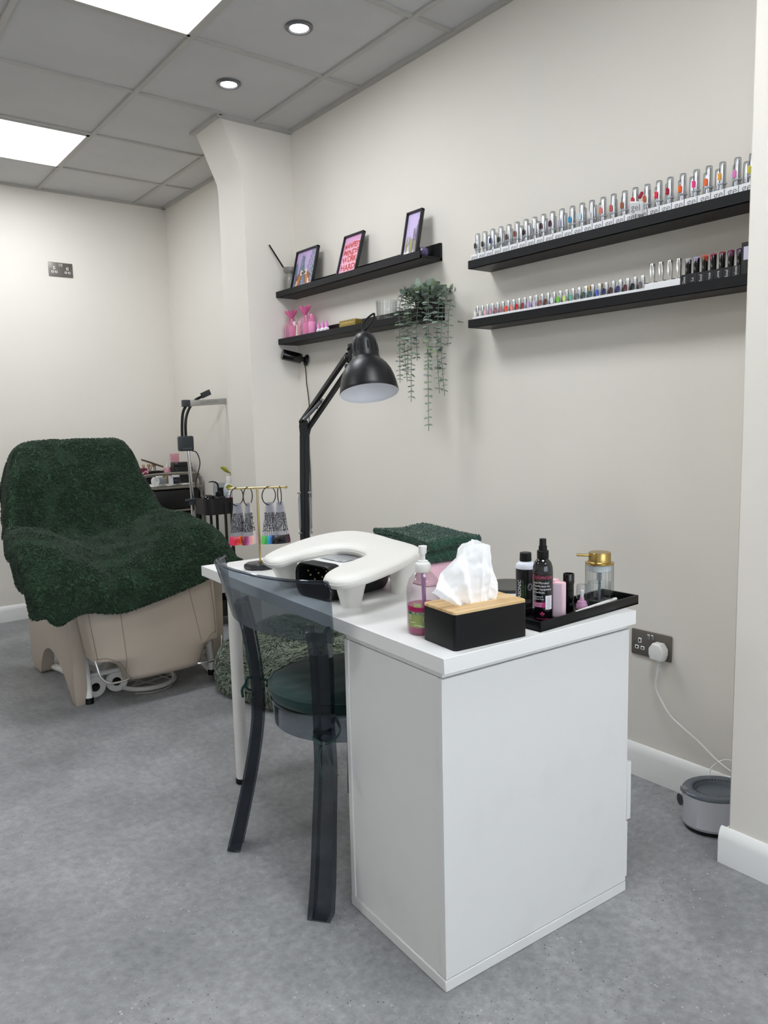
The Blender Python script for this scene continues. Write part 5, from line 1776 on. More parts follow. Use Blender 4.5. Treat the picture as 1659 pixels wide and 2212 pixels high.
for k in range(NB):
    nm, colr = GEL[k]
    yy = 1.0105 - 0.0197 - k * 0.0391
    t = thing('gel_polish', f'gel polish with {nm} nail swatch, {ORD[k]} white gel box from the left', 'nail polish', (1.0895, yy, Z3), 0, 'front row of gel polishes on the top right ledge')
    part(pr_.box, 'box', t)
    part(pr_.word, 'lettering', t)
    dx, dy = rgg.uniform(-0.002, 0.002), rgg.uniform(-0.002, 0.002)
    cx, cy = -0.001 + dx, dy
    part(pr_.core, 'cap', t, (cx, cy, bh))
    part(pr_.sleeve, 'cap_sleeve', t, (cx, cy, bh))
    part(pr_.ring, 'collar', t, (cx, cy, bh + 0.016))
    part(nail_mesh(colr), 'nail_swatch', t, (cx - 0.0098, cy + 0.0035, bh + 0.032 + rgg.uniform(-0.003, 0.004)), (0, 0, 0.65))
    t2 = thing('gel_polish', f'chrome capped gel polish standing behind the {ORD[k]} white gel box from the left', 'nail polish', (1.1400, yy, Z3), 0, 'back row of gel polishes on the top right ledge')
    part(pr_.tall, 'box', t2)
    dx, dy = rgg.uniform(-0.003, 0.003), rgg.uniform(-0.005, 0.005)
    part(pr_.core, 'cap', t2, (dx, -0.003 + dy, bh))
    part(pr_.sleeve, 'cap_sleeve', t2, (dx, -0.003 + dy, bh))
    part(pr_.ring, 'collar', t2, (dx, -0.003 + dy, bh + 0.016))
# the sample card that has tipped forward onto the lip
ty = 0.283
t = thing('gel_sample', 'tipped white gel box with a crimson nail swatch leaning over the ledge lip', 'nail polish', (1.0605, 0.300, Z3 + 0.0235))
Xt = Matrix.Rotation(-0.45, 4, 'Y') @ Matrix.Rotation(0.22, 4, 'X')
G().box((0, 0, 0.024), (0.010, 0.040, 0.034), bev=0.0008, seg=1, X=Xt).done('box', boxw, t)
G().text('gel', 0.027, lambda x, y: Xt @ Vector((-0.0054, -x, 0.026 + y))).done('lettering', ink, t)
cq = nail_mesh('#9a1030')
part(cq, 'nail_swatch', t, tuple(Xt @ Vector((-0.002, -0.016, 0.060))), (0.5, -0.3, 0.6))

# ------------------------------------------------------------------ lower right ledge
g = G(); g.box((0, 0, 0.0145), (0.030, 0.0258, 0.029), bev=0.0006, seg=1)
lo_base = _mesh(g, [boxw], 'display_base')
lh = 1.6155 - Z4
g = G(); g.lathe([(0.0058, 0.028), (0.0058, lh - 0.003), (0.005, lh), (0.001, lh)], n=18)
lo_cap = _mesh(g, [mat('satin_silver_cap', '#e4e4e2', 0.3, 0.85)], 'cap')
g = G(); g.lathe([(0.0072, 0.028), (0.0072, lh - 0.008), (0.006, lh - 0.006)], n=18, cap0=False, cap1=False)
lo_slv = _mesh(g, [capc], 'cap_sleeve')
g = G(); g.box((0.004, 0.0100, 0.036), (0.006, 0.004, 0.020), bev=0.001, seg=1)  # black block in place of the shade in the gap behind each swatch
lo_gap_shade = _mesh(g, [BLACK], 'gap_shade')
LOW = [('cream', '#ece6dc'), ('clear', '#dcd7d2'), ('shell pink', '#eeb7bd'), ('orchid', '#c98fb4'), ('mauve', '#a4626c'), ('dusty rose', '#b5697c'), ('orange red', '#ef4a26'), ('salmon', '#f08a86'), ('red', '#c81e22'), ('dark red', '#8e1420'), ('lavender', '#c2a0d8'), ('pale lilac', '#d3c4e0'), ('rosewood', '#9c6055'), ('chestnut', '#5c2a22'), ('white', '#e6ebea'), ('lime green', '#77c83e'), ('pale lime', '#cfe67f'), ('mint', '#57b39a'), ('pewter', '#6e7376'), ('bottle green', '#2f5247'), ('slate blue', '#3c5a68'), ('cornflower', '#4460c4'), ('midnight blue', '#1b1c58'), ('burgundy', '#4a1720'), ('deep blue', '#262a6a'), ('wine', '#571c28'), ('black', '#16161a'), ('taupe', '#6d6163')]
for k in range(28):
    nm, colr = LOW[k]
    yy = 0.9995 - k * 0.02602
    t = thing('nail_polish', f'small polish with {nm} nail swatch, {ORD[k]} from left on the lower ledge', 'nail polish', (1.094, yy, Z4), 0, 'small polishes on the lower right ledge')
    part(lo_base, 'display_base', t)
    part(lo_cap, 'cap', t, (0.002, 0.003, 0))
    part(lo_slv, 'cap_sleeve', t, (0.002, 0.003, 0))
    part(lo_gap_shade, 'gap_shade', t)
    part(nail_mesh(colr, 0.0058, 0.0108), 'nail_swatch', t, (-0.007, 0.0075, 0.0405), (0, 0, 0.65))
for (yy, lb) in ((0.533, 'tall gold capped polish standing behind the green nail swatches, left one'), (0.485, 'tall gold capped polish standing behind the green nail swatches, right one')):
    t = thing('nail_polish', lb, 'nail polish', (1.142, yy, Z4), 0, 'gold capped polishes')
    G().lathe([(0.011, 0), (0.012, 0.002), (0.012, 0.030), (0.007, 0.036)], n=24).done('bottle', clear('polish_glass', '#e7dccb', 0.05, frost=0.4), t)
    G().lathe([(0.0072, 0.034), (0.0072, 0.074), (0.0065, 0.076), (0.001, 0.076)], n=20).done('cap', brass2, t)
g = G(); g.box((0, 0, 0.0195), (0.040, 0.0288, 0.039), bev=0.0008, seg=1)
big_base = _mesh(g, [boxw], 'box')
bhh = 1.6435 - Z4
g = G(); g.lathe([(0.010, 0.039), (0.010, 0.043), (0.0085, 0.044), (0.0083, bhh - 0.002), (0.0075, bhh), (0.001, bhh)], n=24)
big_cap = _mesh(g, [mat('pale_silver_cap', '#dcdad6', 0.18, 1.0)], 'cap')
for k in range(4):
    yy = 0.2665 - k * 0.0289
    t = thing('nail_polish', f'tall silver capped polish in a plain white box, {ORD[k]} of four beside the black ones', 'nail polish', (1.094, yy, Z4), 0, 'tall silver polishes on the lower right ledge')
    part(big_base, 'box', t)
    part(big_cap, 'cap', t, (0, 0.001, 0))
blab = mat('script_white', '#d6d6dc', 0.5)
bcol = [('silver', '#c9cbd0'), ('lilac', '#b9aed8'), ('orange', '#e4593c'), ('cerise', '#b23a5c'), ('wine', '#8f2440'), ('plum', '#7a2058'), ('violet', '#4a2452')]
wrd = ['Glee', 'La', 'Soul', 'rose', 'Love', 'Soul', 'Velvet']
g = G(); g.box((0, 0, 0.023), (0.040, 0.0245, 0.046), bev=0.0008, seg=1)
bb = _mesh(g, [mat('box_black', '#141416', 0.4)], 'box')
bz = 1.639 - Z4
g = G(); g.lathe([(0.0085, 0.044), (0.0085, bz - 0.0045), (0.0082, bz - 0.004)], n=24)
bcp = _mesh(g, [BLACKG], 'cap')
for k in range(7):
    nm, colr = bcol[k]
    yy = 0.1520 - k * 0.0251
    t = thing('nail_polish', f'black capped polish with a {nm} painted lid, {ORD[k]} of the black boxes', 'nail polish', (1.094, yy, Z4), 0, 'black capped polishes on the lower right ledge')
    part(bb, 'box', t)
    part(bcp, 'cap', t)
    cm = mat('lid_' + nm, colr, 0.2, coat=0.5)
    g = G()
    g.lathe([(0.0087, bz - 0.004), (0.0086, bz - 0.001), (0.007, bz), (0.001, bz)], n=20)
    rgk = random.Random(k)
    for q in range(5):
        a = pi + rgk.uniform(-0.9, 1.3)
        L = rgk.uniform(0.003, 0.016)
        g.cyl((0.0086 * cos(a), 0.0086 * sin(a), bz - 0.002), (0.0086 * cos(a), 0.0086 * sin(a), bz - 0.003 - L), 0.0007, n=6)
    g.done('painted_lid', cm, t)
    g = G()
    g.text(wrd[k], 0.0115, lambda x, y: Vector((-0.0203, y, 0.029 + x)))
    g.done('lettering', blab, t)
t = thing('display_card', 'black display box with a lilac card, at the right end of the lower ledge', 'display box', (1.092, -0.030, Z4))
G().box((0, 0, 0.055), (0.040, 0.034, 0.094), bev=0.001, seg=1).done('box', mat('box_black', '#141416', 0.4), t)
G().box((-0.0205, -0.003, 0.073), (0.001, 0.026, 0.034)).done('card', mat('card_lilac', '#c9c3da', 0.5), t)
# ================================================================== FLOOR STANDING THINGS AND THE BACK OF THE ROOM
# small camera under the lower ledge
wc = thing('wall_camera', 'small black tubular camera under the lower left ledge, its flex hanging down', 'camera', (XW, 2.330, 1.530))
G().along((-0.028, 0.010, -0.004), (-0.125, 0.038, 0.018), [(0.001, 0), (0.024, 0.001), (0.0265, 0.006), (0.0265, 0.098), (0.025, 0.103), (0.001, 0.1035)], n=32).done('barrel', BLACKG, wc, angle=35)
G().along((0, 0.0, -0.012), (-0.034, 0.012, -0.004), [(0.030, 0), (0.0305, 0.005), (0.026, 0.012), (0.012, 0.016), (0.012, 0.036)], n=28).done('mount', BLACK, wc, angle=35)
def wl_(p):
    return Vector(p) - Vector((XW, 2.330, 1.530))
G().tube([wl_(p) for p in ((1.158, 2.335, 1.512), (1.168, 2.335, 1.47), (1.171, 2.335, 1.40), (1.171, 2.322, 1.33), (1.171, 2.318, 1.27), (1.171, 2.325, 1.20), (1.171, 2.335, 1.10), (1.171, 2.33, 0.95), (1.171, 2.335, 0.72))], 0.0024, sub=6, n=8).done('flex', BLACK, wc)

# grey tub behind the near wall corner
grey = mat('grey_tub', '#b9bac0', 0.4)
lidg = mat('smoke_grey_lid', '#596068', 0.18)
TB = Vector((1.062, 0.003, 0))
tu = thing('pet_fountain', 'grey oval tub with a smoky lid on the floor behind the near wall corner', 'tub', TB, -0.55)
def oval(r, z, n=64):
    return [(r * 1.18 * cos(2 * pi * k / n), r * 0.92 * sin(2 * pi * k / n), z) for k in range(n)]
def ovals(spec, n=64):
    g = G()
    R_ = [[g.bm.verts.new(p) for p in oval(r, z, n)] for r, z in spec]
    for a, b2 in zip(R_, R_[1:]):
        g.ring_faces(a, b2)
    return g, R_
g, R_ = ovals([(0.070, 0.0), (0.076, 0.003), (0.0785, 0.010), (0.0795, 0.014)])
g.bm.faces.new(R_[0][::-1])
g.done('foot', BLACK, tu)
g, R_ = ovals([(0.0785, 0.012), (0.0805, 0.016), (0.0815, 0.022), (0.0812, 0.0225), (0.0835, 0.090), (0.0838, 0.108), (0.080, 0.110)])
g.done('body', grey, tu, angle=35)
g, R_ = ovals([(0.0835, 0.1085), (0.0845, 0.110), (0.0845, 0.114), (0.0815, 0.118), (0.074, 0.1195), (0.058, 0.1175), (0.054, 0.112), (0.050, 0.104), (0.02, 0.101)])
g.bm.faces.new(R_[-1])
g.done('lid', lidg, tu, angle=40)
g = G()
for k in range(46):
    a = 2 * pi * k / 46
    g.box((0.060 * 1.18 * cos(a), 0.060 * 0.92 * sin(a), 0.1165), (0.009, 0.0022, 0.004), rot=(0, 0, a))
g.done('grille', mat('grille_dark', '#343940', 0.35), tu)
G().box((-0.093, 0.012, 0.113), (0.016, 0.024, 0.014), bev=0.002).done('catch', mat('catch_grey', '#77797a', 0.3), tu)
G().lathe([(0.001, 0), (0.015, 0.001), (0.017, 0.004)], n=24, X=Matrix.Translation((-0.0945, 0.028, 0.075)) @ Matrix.Rotation(-pi / 2, 4, 'Y'), cap0=False).done('button', BLACKG, tu)
G().tube([(0.02, 0.074, 0.10), (0.03, 0.085, 0.135), (0.07, 0.07, 0.165), (0.10, 0.03, 0.15), (0.115, 0.0, 0.08), (0.12, -0.02, 0.01)], 0.0022, sub=6, n=8).done('flex', WHITE, tu)

# ------------------------------------------------------------------ massage recliner
lea = mat('taupe_leather', '#b7ab9d', 0.42, bump=(160, 0.10, 0.0008), var=(3, '#b0a394', 0.35, 0.7))
seam = mat('leather_seam', '#76685a', 0.6)
whitem = mat('white_tube', '#ecebe8', 0.3)
RC = Vector((0.24, 2.60, 0))
rc = thing('massage_recliner', 'taupe leather reclining chair half covered by a green fleece blanket', 'recliner', RC)
def rl_(p):
    return Vector(p) - RC
Xyz = Matrix(((0, 0, 1, 0), (1, 0, 0, 0), (0, 1, 0, 0), (0, 0, 0, 1)))     # prism xy -> room yz, extruded along x
def side_poly():
    out = [(2.262, 0.0), (2.292, 0.0)]
    for a in catmull([(2.292, 0.002, 0), (2.335, 0.05, 0), (2.42, 0.112, 0), (2.53, 0.165, 0), (2.64, 0.176, 0), (2.74, 0.138, 0), (2.80, 0.075, 0), (2.83, 0.02, 0), (2.85, 0.004, 0)], 6)[1:]:
        out.append((a.x, a.y))
    for a in catmull([(2.93, 0.0, 0), (2.985, 0.018, 0), (3.005, 0.12, 0), (3.01, 0.35, 0), (3.00, 0.52, 0), (2.95, 0.60, 0), (2.80, 0.625, 0), (2.55, 0.625, 0), (2.34, 0.62, 0), (2.265, 0.60, 0), (2.238, 0.52, 0), (2.236, 0.36, 0), (2.246, 0.18, 0), (2.256, 0.04, 0)], 5):
        out.append((a.x, a.y))
    return out
for xx, w0, w1 in ((-0.083, -0.026, 0.026), (0.565, -0.026, 0.026)):
    X = Matrix.Translation(rl_((xx, 0, 0))) @ Xyz
    g = G()
    g.prism(side_poly(), w0, w1, X=X, bev=0.010)
    sp_o = g.done('side_panel', lea, rc, angle=40)
for xx in (-0.048, 0.530):
    g = G()
    g.tube([rl_(p) for p in ((xx, 2.262, 0.024), (xx, 2.275, 0.11), (xx, 2.31, 0.22), (xx, 2.40, 0.30), (xx, 2.62, 0.32), (xx, 2.80, 0.25), (xx, 2.87, 0.12), (xx, 2.88, 0.012))], 0.0155, sub=6, n=14)
    g.tube([rl_(p) for p in ((xx, 2.275, 0.018), (xx, 2.45, 0.05), (xx, 2.62, 0.055), (xx, 2.80, 0.03), (xx, 2.875, 0.018))], 0.0155, sub=6, n=14)
    fr_ = g.done('tube_frame', whitem, rc)
    G().cyl(rl_((xx, 2.262, 0.0)), rl_((xx, 2.264, 0.026)), 0.0185, n=18).done('foot', BLACK, fr_)
G().cyl(rl_((-0.048, 2.32, 0.105)), rl_((0.530, 2.32, 0.105)), 0.011, n=14).done('cross_tube', whitem, rc)
# calf rest: tapered cushion with rounded lower corners cut away for the handles
CZ0, CZ1, CV = 0.50, 0.108, 0.70
def calf(u, v):
    """u across 0..1, v top 0..1 bottom, front skin"""
    z = CZ0 + (CZ1 - CZ0) * v
    xl, xr = -0.104 + 0.040 * min(1, v / CV), 0.500 - 0.004 * v
    if v > CV:
        k = (v - CV) / (1 - CV)
        e = math.sqrt(max(0.0, 1 - (1 - k) ** 2))
        xl += 0.142 * e
        xr -= 0.088 * e
    x = xl + (xr - xl) * u
    s = abs(2 * u - 1)
    y = 2.122 - 0.052 * math.sqrt(max(0, 1 - (s ** 4) * 0.98)) - 0.010 * sin(pi * v) + 0.02 * (1 - v)
    if v > 0.93:
        y += 0.045 * ((v - 0.93) / 0.07) ** 2
    return rl_((x, y, z))
g = G()
g.grid(calf, 48, 40)
g.grid(lambda u, v: Vector((calf(u, v).x, rl_((0, 2.228 - 0.03 * v, 0)).y, calf(u, v).z)), 48, 40)
bmesh.ops.remove_doubles(g.bm, verts=g.bm.verts[:], dist=1e-5)
ed = [e for e in g.bm.edges if len(e.link_faces) == 1]
bmesh.ops.bridge_loops(g.bm, edges=ed)
cr = g.done('calf_rest', lea, rc, angle=50)
def calf_at(xx_, z):
    v = max(0.0, min(0.995, (CZ0 - z) / (CZ0 - CZ1)))
    lo, hi = 0.0, 1.0
    for _ in range(24):
        mdl = (lo + hi) / 2
        if calf(mdl, v).x + RC.x < xx_:
            lo = mdl
        else:
            hi = mdl
    return calf(lo, v) + Vector((0, -0.0006, 0))
for pts in ([(-0.076, 0.47), (-0.064, 0.35), (-0.050, 0.235)], [(0.050, 0.47), (0.056, 0.33), (0.066, 0.165)], [(0.362, 0.48), (0.380, 0.36), (0.402, 0.235)], [(0.474, 0.49), (0.482, 0.37), (0.484, 0.25)],
            [(-0.056, 0.238), (-0.020, 0.240), (0.020, 0.222), (0.052, 0.190), (0.070, 0.150)], [(0.488, 0.258), (0.455, 0.252), (0.428, 0.225), (0.412, 0.185), (0.404, 0.140)]):
    cc = catmull([(x, z, 0) for x, z in pts], 8)
    G().tube([calf_at(p.x, p.y) for p in cc], 0.0010, n=5).done('seam', seam, cr)
for sx in (-1, 1):
    xo = -0.044 if sx < 0 else 0.500
    d = 1 if sx < 0 else -1
    G().tube([rl_(p) for p in ((xo - 0.014 * d, 2.105, 0.232), (xo - 0.010 * d, 2.095, 0.205), (xo - 0.002 * d, 2.085, 0.165), (xo + 0.020 * d, 2.08, 0.138), (xo + 0.05 * d, 2.08, 0.128), (xo + 0.10 * d, 2.085, 0.127), (xo + 0.13 * d, 2.10, 0.13))], 0.0048, sub=6, n=10).done('handle', CHROME, cr)
# seat, arms and back under the blanket
G().box(rl_((0.24, 2.50, 0.45)), (0.55, 0.60, 0.20), bev=0.05, seg=4).done('seat', lea, rc)
G().box(rl_((0.190, 2.90, 0.66)), (0.42, 0.12, 0.62), bev=0.05, seg=4, rot=(-0.24, 0, 0)).done('backrest', lea, rc)

# blanket: draped sheet built on control rows (top of the back down to the front hem)
rows = [
 (3.09, [(-0.16, 0.62), (-0.13, 0.70), (0.00, 0.72), (0.134, 0.72), (0.272, 0.72), (0.37, 0.72), (0.43, 0.70), (0.47, 0.62)]),
 (3.03, [(-0.18, 0.88), (-0.115, 1.04), (0.00, 1.075), (0.134, 1.07), (0.272, 1.075), (0.37, 1.075), (0.425, 1.02), (0.468, 0.90)]),
 (2.95, [(-0.185, 0.86), (-0.115, 1.085), (-0.01, 1.117), (0.134, 1.111), (0.272, 1.114), (0.372, 1.113), (0.425, 1.075), (0.47, 0.92)]),
 (2.80, [(-0.222, 0.735), (-0.172, 0.985), (-0.087, 0.972), (0.059, 0.951), (0.236, 0.939), (0.352, 0.931), (0.452, 0.90), (0.492, 0.74)]),
 (2.68, [(-0.240, 0.700), (-0.215, 0.790), (-0.119, 0.732), (0.005, 0.735), (0.2, 0.735), (0.362, 0.760), (0.468, 0.785), (0.512, 0.68)]),
 (2.58, [(-0.255, 0.655), (-0.245, 0.745), (-0.14, 0.715), (0.02, 0.665), (0.21, 0.668), (0.362, 0.735), (0.485, 0.770), (0.560, 0.63)]),
 (2.40, [(-0.268, 0.595), (-0.282, 0.735), (-0.16, 0.752), (0.025, 0.642), (0.215, 0.648), (0.364, 0.735), (0.505, 0.760), (0.600, 0.60)]),
 (2.22, [(-0.270, 0.53), (-0.290, 0.690), (-0.15, 0.700), (0.01, 0.608), (0.209, 0.634), (0.382, 0.690), (0.535, 0.712), (0.620, 0.575)]),
 (2.10, [(-0.262, 0.46), (-0.262, 0.585), (-0.13, 0.580), (0.02, 0.545), (0.209, 0.570), (0.382, 0.610), (0.525, 0.640), (0.620, 0.555)]),
 (2.050, [(-0.232, 0.450), (-0.196, 0.424), (-0.105, 0.456), (0.045, 0.437), (0.21, 0.462), (0.382, 0.503), (0.50, 0.535), (0.605, 0.565)]),
]
CT = np.array([[(x, y, z) for x, z in r] for y, r in rows])          # rows x 8 x 3
def cr1(A, n):
    """catmull-rom resample along axis 0"""
    P = np.concatenate([[2 * A[0] - A[1]], A, [2 * A[-1] - A[-2]]])
    out = []
    for i in range(1, len(P) - 2):
        a, b2, c, d = P[i - 1], P[i], P[i + 1], P[i + 2]
        for k in range(n):
            t2 = k / n
            out.append(0.5 * (2 * b2 + (c - a) * t2 + (2 * a - 5 * b2 + 4 * c - d) * t2 ** 2 + (3 * b2 - a - 3 * c + d) * t2 ** 3))
    out.append(P[-2])
    return np.array(out)
S = cr1(CT, 14)
S = np.swapaxes(cr1(np.swapaxes(S, 0, 1), 14), 0, 1)
def smoothn(S, k):
    for _ in range(k):
        Q = S.copy()
        Q[1:-1] = 0.25 * S[:-2] + 0.5 * S[1:-1] + 0.25 * S[2:]
        Q[:, 1:-1] = 0.25 * Q[:, :-2] + 0.5 * Q[:, 1:-1] + 0.25 * Q[:, 2:]
        S = Q
    return S
S = smoothn(S, 4)
# soft folds
nu_, nv_ = S.shape[:2]
for i in range(nu_):
    for j in range(nv_):
        p = S[i, j]
        f = noise.noise(Vector((p[0] * 5, p[1] * 6, p[2] * 5))) * 0.012 + noise.noise(Vector((p[0] * 13, p[1] * 11, p[2] * 12))) * 0.006
        edge = max(0, (abs(j / (nv_ - 1) - 0.5) - 0.34) / 0.16)
        f += 0.014 * edge * math.sin(i * 0.33)
        S[i, j] = p + np.array([0.4 * f, -0.55 * f, 0.75 * f])
def grid_normals(S):
    du = np.gradient(S, axis=0)
    dv = np.gradient(S, axis=1)
    n = np.cross(dv, du)
    return n / np.maximum(np.linalg.norm(n, axis=2, keepdims=True), 1e-9)
NB_ = grid_normals(S)
if NB_[nu_ // 2, nv_ // 2, 2] < 0:
    NB_ = -NB_
BLO = np.array([0.2, 2.5, 0.45])
fleece = mat('forest_fleece', '#1f3824', 0.95, sheen=0.08, var=(160, '#355339', 0.4, 0.7))
bk = thing('fleece_blanket', 'dark green curly fleece blanket draped over the taupe recliner', 'blanket', tuple(BLO))
Vt = S.reshape(-1, 3) - BLO
off = NB_.reshape(-1, 3) * 0.010
idx = np.arange(nu_ * nv_).reshape(nu_, nv_)
q = np.stack([idx[:-1, :-1], idx[1:, :-1], idx[1:, 1:], idx[:-1, 1:]], -1).reshape(-1, 4)
nn_ = len(Vt)
border = []
loop = list(idx[0, :]) + list(idx[1:, -1]) + list(idx[-1, -2::-1]) + list(idx[-2:0:-1, 0])
loop = np.array(loop)
nx_ = np.roll(loop, -1)
border = np.stack([loop, nx_, nx_ + nn_, loop + nn_], 1)
VV = np.concatenate([Vt + off, Vt - off])
rng = np.random.default_rng(11)
def scatter(S, Nr, n, rng, pw=None):
    a = np.linalg.norm(np.cross(S[1:, :-1] - S[:-1, :-1], S[:-1, 1:] - S[:-1, :-1]), axis=2).ravel()
    c = rng.choice(len(a), n, p=a / a.sum())
    i, j = c // (S.shape[1] - 1), c % (S.shape[1] - 1)
    fu, fv = rng.random((n, 1)), rng.random((n, 1))
    P = S[i, j] * (1 - fu) * (1 - fv) + S[i + 1, j] * fu * (1 - fv) + S[i, j + 1] * (1 - fu) * fv + S[i + 1, j + 1] * fu * fv
    return P, Nr[i, j]
P_, N_ = scatter(S, NB_, 60000, rng)
fl = np.array([[noise.noise(Vector((p[0] * 14, p[1] * 14, p[2] * 14))), noise.noise(Vector((p[0] * 14 + 40, p[1] * 14, p[2] * 14))), noise.noise(Vector((p[0] * 14, p[1] * 14 + 70, p[2] * 14))) - 0.25] for p in P_]) + rng.normal(0, 0.10, P_.shape)
e_i = rng.integers(0, len(loop), 2600)
Pe = S.reshape(-1, 3)[loop[e_i]] + (S.reshape(-1, 3)[nx_[e_i]] - S.reshape(-1, 3)[loop[e_i]]) * rng.random((2600, 1))
Ne = NB_.reshape(-1, 3)[loop[e_i]] * rng.uniform(-0.8, 0.8, (2600, 1)) + np.array([0, -0.3, -0.75])
Ne /= np.linalg.norm(Ne, axis=1, keepdims=True)
tv, tq, tt = tufts(P_ - BLO + N_ * 0.010, N_, fl, 0.0115, 0.0050, rng, 0.85, lift=0.52)
ev, eq, et = tufts(Pe - BLO, Ne, rng.normal(0, 1, Pe.shape), 0.011, 0.007, rng, 0.7, lift=0.45)
n1 = len(VV)
n2 = n1 + len(tv)
raw_mesh('fleece', np.concatenate([VV, tv, ev]), [np.concatenate([q, q[:, ::-1] + nn_, border, tq + n1, eq + n2]), np.concatenate([tt + n1, et + n2])], fleece, bk)

# things kept under the recliner
tissue_m = mat('roll_paper', '#e4e1dc', 0.9, bump=(120, 0.2, 0.001))
core_m = mat('roll_core', '#5c5148', 0.8)
def paper_roll(y, x, z, r, L, label, rz=0.0):
    t = thing('paper_roll', label, 'paper roll', (x, y, z), rz, 'paper rolls under the recliner')
    X = Matrix.Rotation(-pi / 2, 4, 'X')
    G().lathe([(0.020, 0), (r - 0.003, 0), (r, 0.003), (r, L - 0.003), (r - 0.003, L), (0.020, L)], n=40, X=X, cap0=False, cap1=False).done('paper', tissue_m, t, angle=40)
    G().lathe([(0.0205, 0.001), (0.0185, 0.001), (0.0185, L - 0.001), (0.0205, L - 0.001), (0.0205, 0.001)], n=28, X=X, cap0=False, cap1=False).done('core', core_m, t, angle=40)
    return t
paper_roll(2.315, -0.003, 0.048, 0.048, 0.20, 'white paper roll on the floor under the recliner, leftmost of the lower two', 0.05)
paper_roll(2.330, 0.096, 0.048, 0.048, 0.20, 'white paper roll on the floor under the recliner, right of the lower two', -0.25)
paper_roll(2.372, 0.026, 0.172, 0.045, 0.18, 'white paper roll stacked on the other two beneath the recliner', -0.1)
# crumpled plastic wrap on top of the rolls
wrap = clear('crumpled_wrap', '#cfc6c2', 0.12, 1.5, frost=0.25)
g = G()
bmesh.ops.create_icosphere(g.bm, subdivisions=4, radius=1)
for v in g.bm.verts:
    n = 0.55 * noise.noise(v.co * 2.3) + 0.35 * abs(noise.noise(v.co * 5.1))
    v.co = v.co * (1 + n)
    v.co = Vector((v.co.x * 0.045, v.co.y * 0.075, max(-0.055, v.co.z * 0.062)))
tag(g.done('plastic_wrap', wrap, angle=20, loc=(-0.002, 2.47, 0.272)), 'crumpled clear plastic wrap on the paper rolls under the recliner', 'plastic wrap')
ho = thing('wire_hoop', 'white hoop with thin spokes lying flat under the recliner', 'hoop', (0.245, 2.36, 0))
G().tube([(0.125 * cos(a), 0.125 * sin(a), 0.012) for a in [2 * pi * k / 48 for k in range(48)]], 0.0115, n=10, closed=True).done('rim', mat('hoop_white', '#d9d7d2', 0.45), ho)
g = G()
for a in (0.3, 1.1, 2.3, 3.6):
    g.tube([(0.12 * cos(a), 0.12 * sin(a), 0.014), (0.12 * cos(a + 2.6), 0.12 * sin(a + 2.6), 0.016)], 0.003, n=6)
g.tube([(-0.1, -0.12, 0.003), (-0.02, -0.155, 0.003), (0.06, -0.13, 0.003), (0.08, -0.09, 0.02), (0.05, -0.03, 0.03)], 0.0028, sub=6, n=6)
g.done('spokes', mat('hoop_grey', '#b5b2ad', 0.4), ho)

# ------------------------------------------------------------------ shaggy green bed beyond the table
shag = mat('sage_shag', '#74836f', 0.95, sheen=0.3, var=(60, '#8b9983', 0.4, 0.7))
PB = Vector((0.80, 1.87, 0))
pbed = thing('shaggy_pet_bed', 'round sage green shaggy cushion on the floor beyond the table', 'pet bed', PB)
def bed(u, v):
    a = 2 * pi * u
    prof = [(0.30, 0.004), (0.335, 0.03), (0.345, 0.08), (0.335, 0.14), (0.30, 0.195), (0.25, 0.222), (0.19, 0.215), (0.14, 0.185), (0.08, 0.17), (0.005, 0.168)]
    i = v * (len(prof) - 1)
    k = min(int(i), len(prof) - 2)
    f = i - k
    r = prof[k][0] + (prof[k + 1][0] - prof[k][0]) * f
    z = prof[k][1] + (prof[k + 1][1] - prof[k][1]) * f
    w_ = 1 + 0.05 * sin(a * 3 + 0.6) + 0.03 * sin(a * 7)
    return (r * w_ * 1.02 * cos(a), r * w_ * 1.15 * sin(a), z * (1 + 0.08 * sin(a * 4 + r * 9)))
SB = np.array([[bed(i / 96, j / 36) for j in range(37)] for i in range(97)])
NBd = grid_normals(SB)
ctr_ = SB - np.array([0, 0, 0.09])
if np.mean(np.sum(NBd * ctr_, 2)) < 0:
    NBd = -NBd
idx = np.arange(97 * 37).reshape(97, 37)
q = np.stack([idx[:-1, :-1], idx[1:, :-1], idx[1:, 1:], idx[:-1, 1:]], -1).reshape(-1, 4)
P_, N_ = scatter(SB, NBd, 27000, rng)
fl = np.array([[noise.noise(Vector((p[0] * 9, p[1] * 9, p[2] * 9))), noise.noise(Vector((p[0] * 9 + 40, p[1] * 9, p[2] * 9))), noise.noise(Vector((p[0] * 9, p[1] * 9 + 70, p[2] * 9))) - 0.35] for p in P_]) + rng.normal(0, 0.12, P_.shape)
keep = P_[:, 2] > 0.012
tv, tq, tt = tufts(P_[keep], N_[keep], fl[keep], 0.046, 0.0062, rng, 0.9, lift=0.42)
tv[:, 2] = np.maximum(tv[:, 2], 0.001)
raw_mesh('shag_cover', np.concatenate([SB.reshape(-1, 3), tv]), [np.concatenate([q, tq + SB.size // 3]), tt + SB.size // 3], shag, pbed)

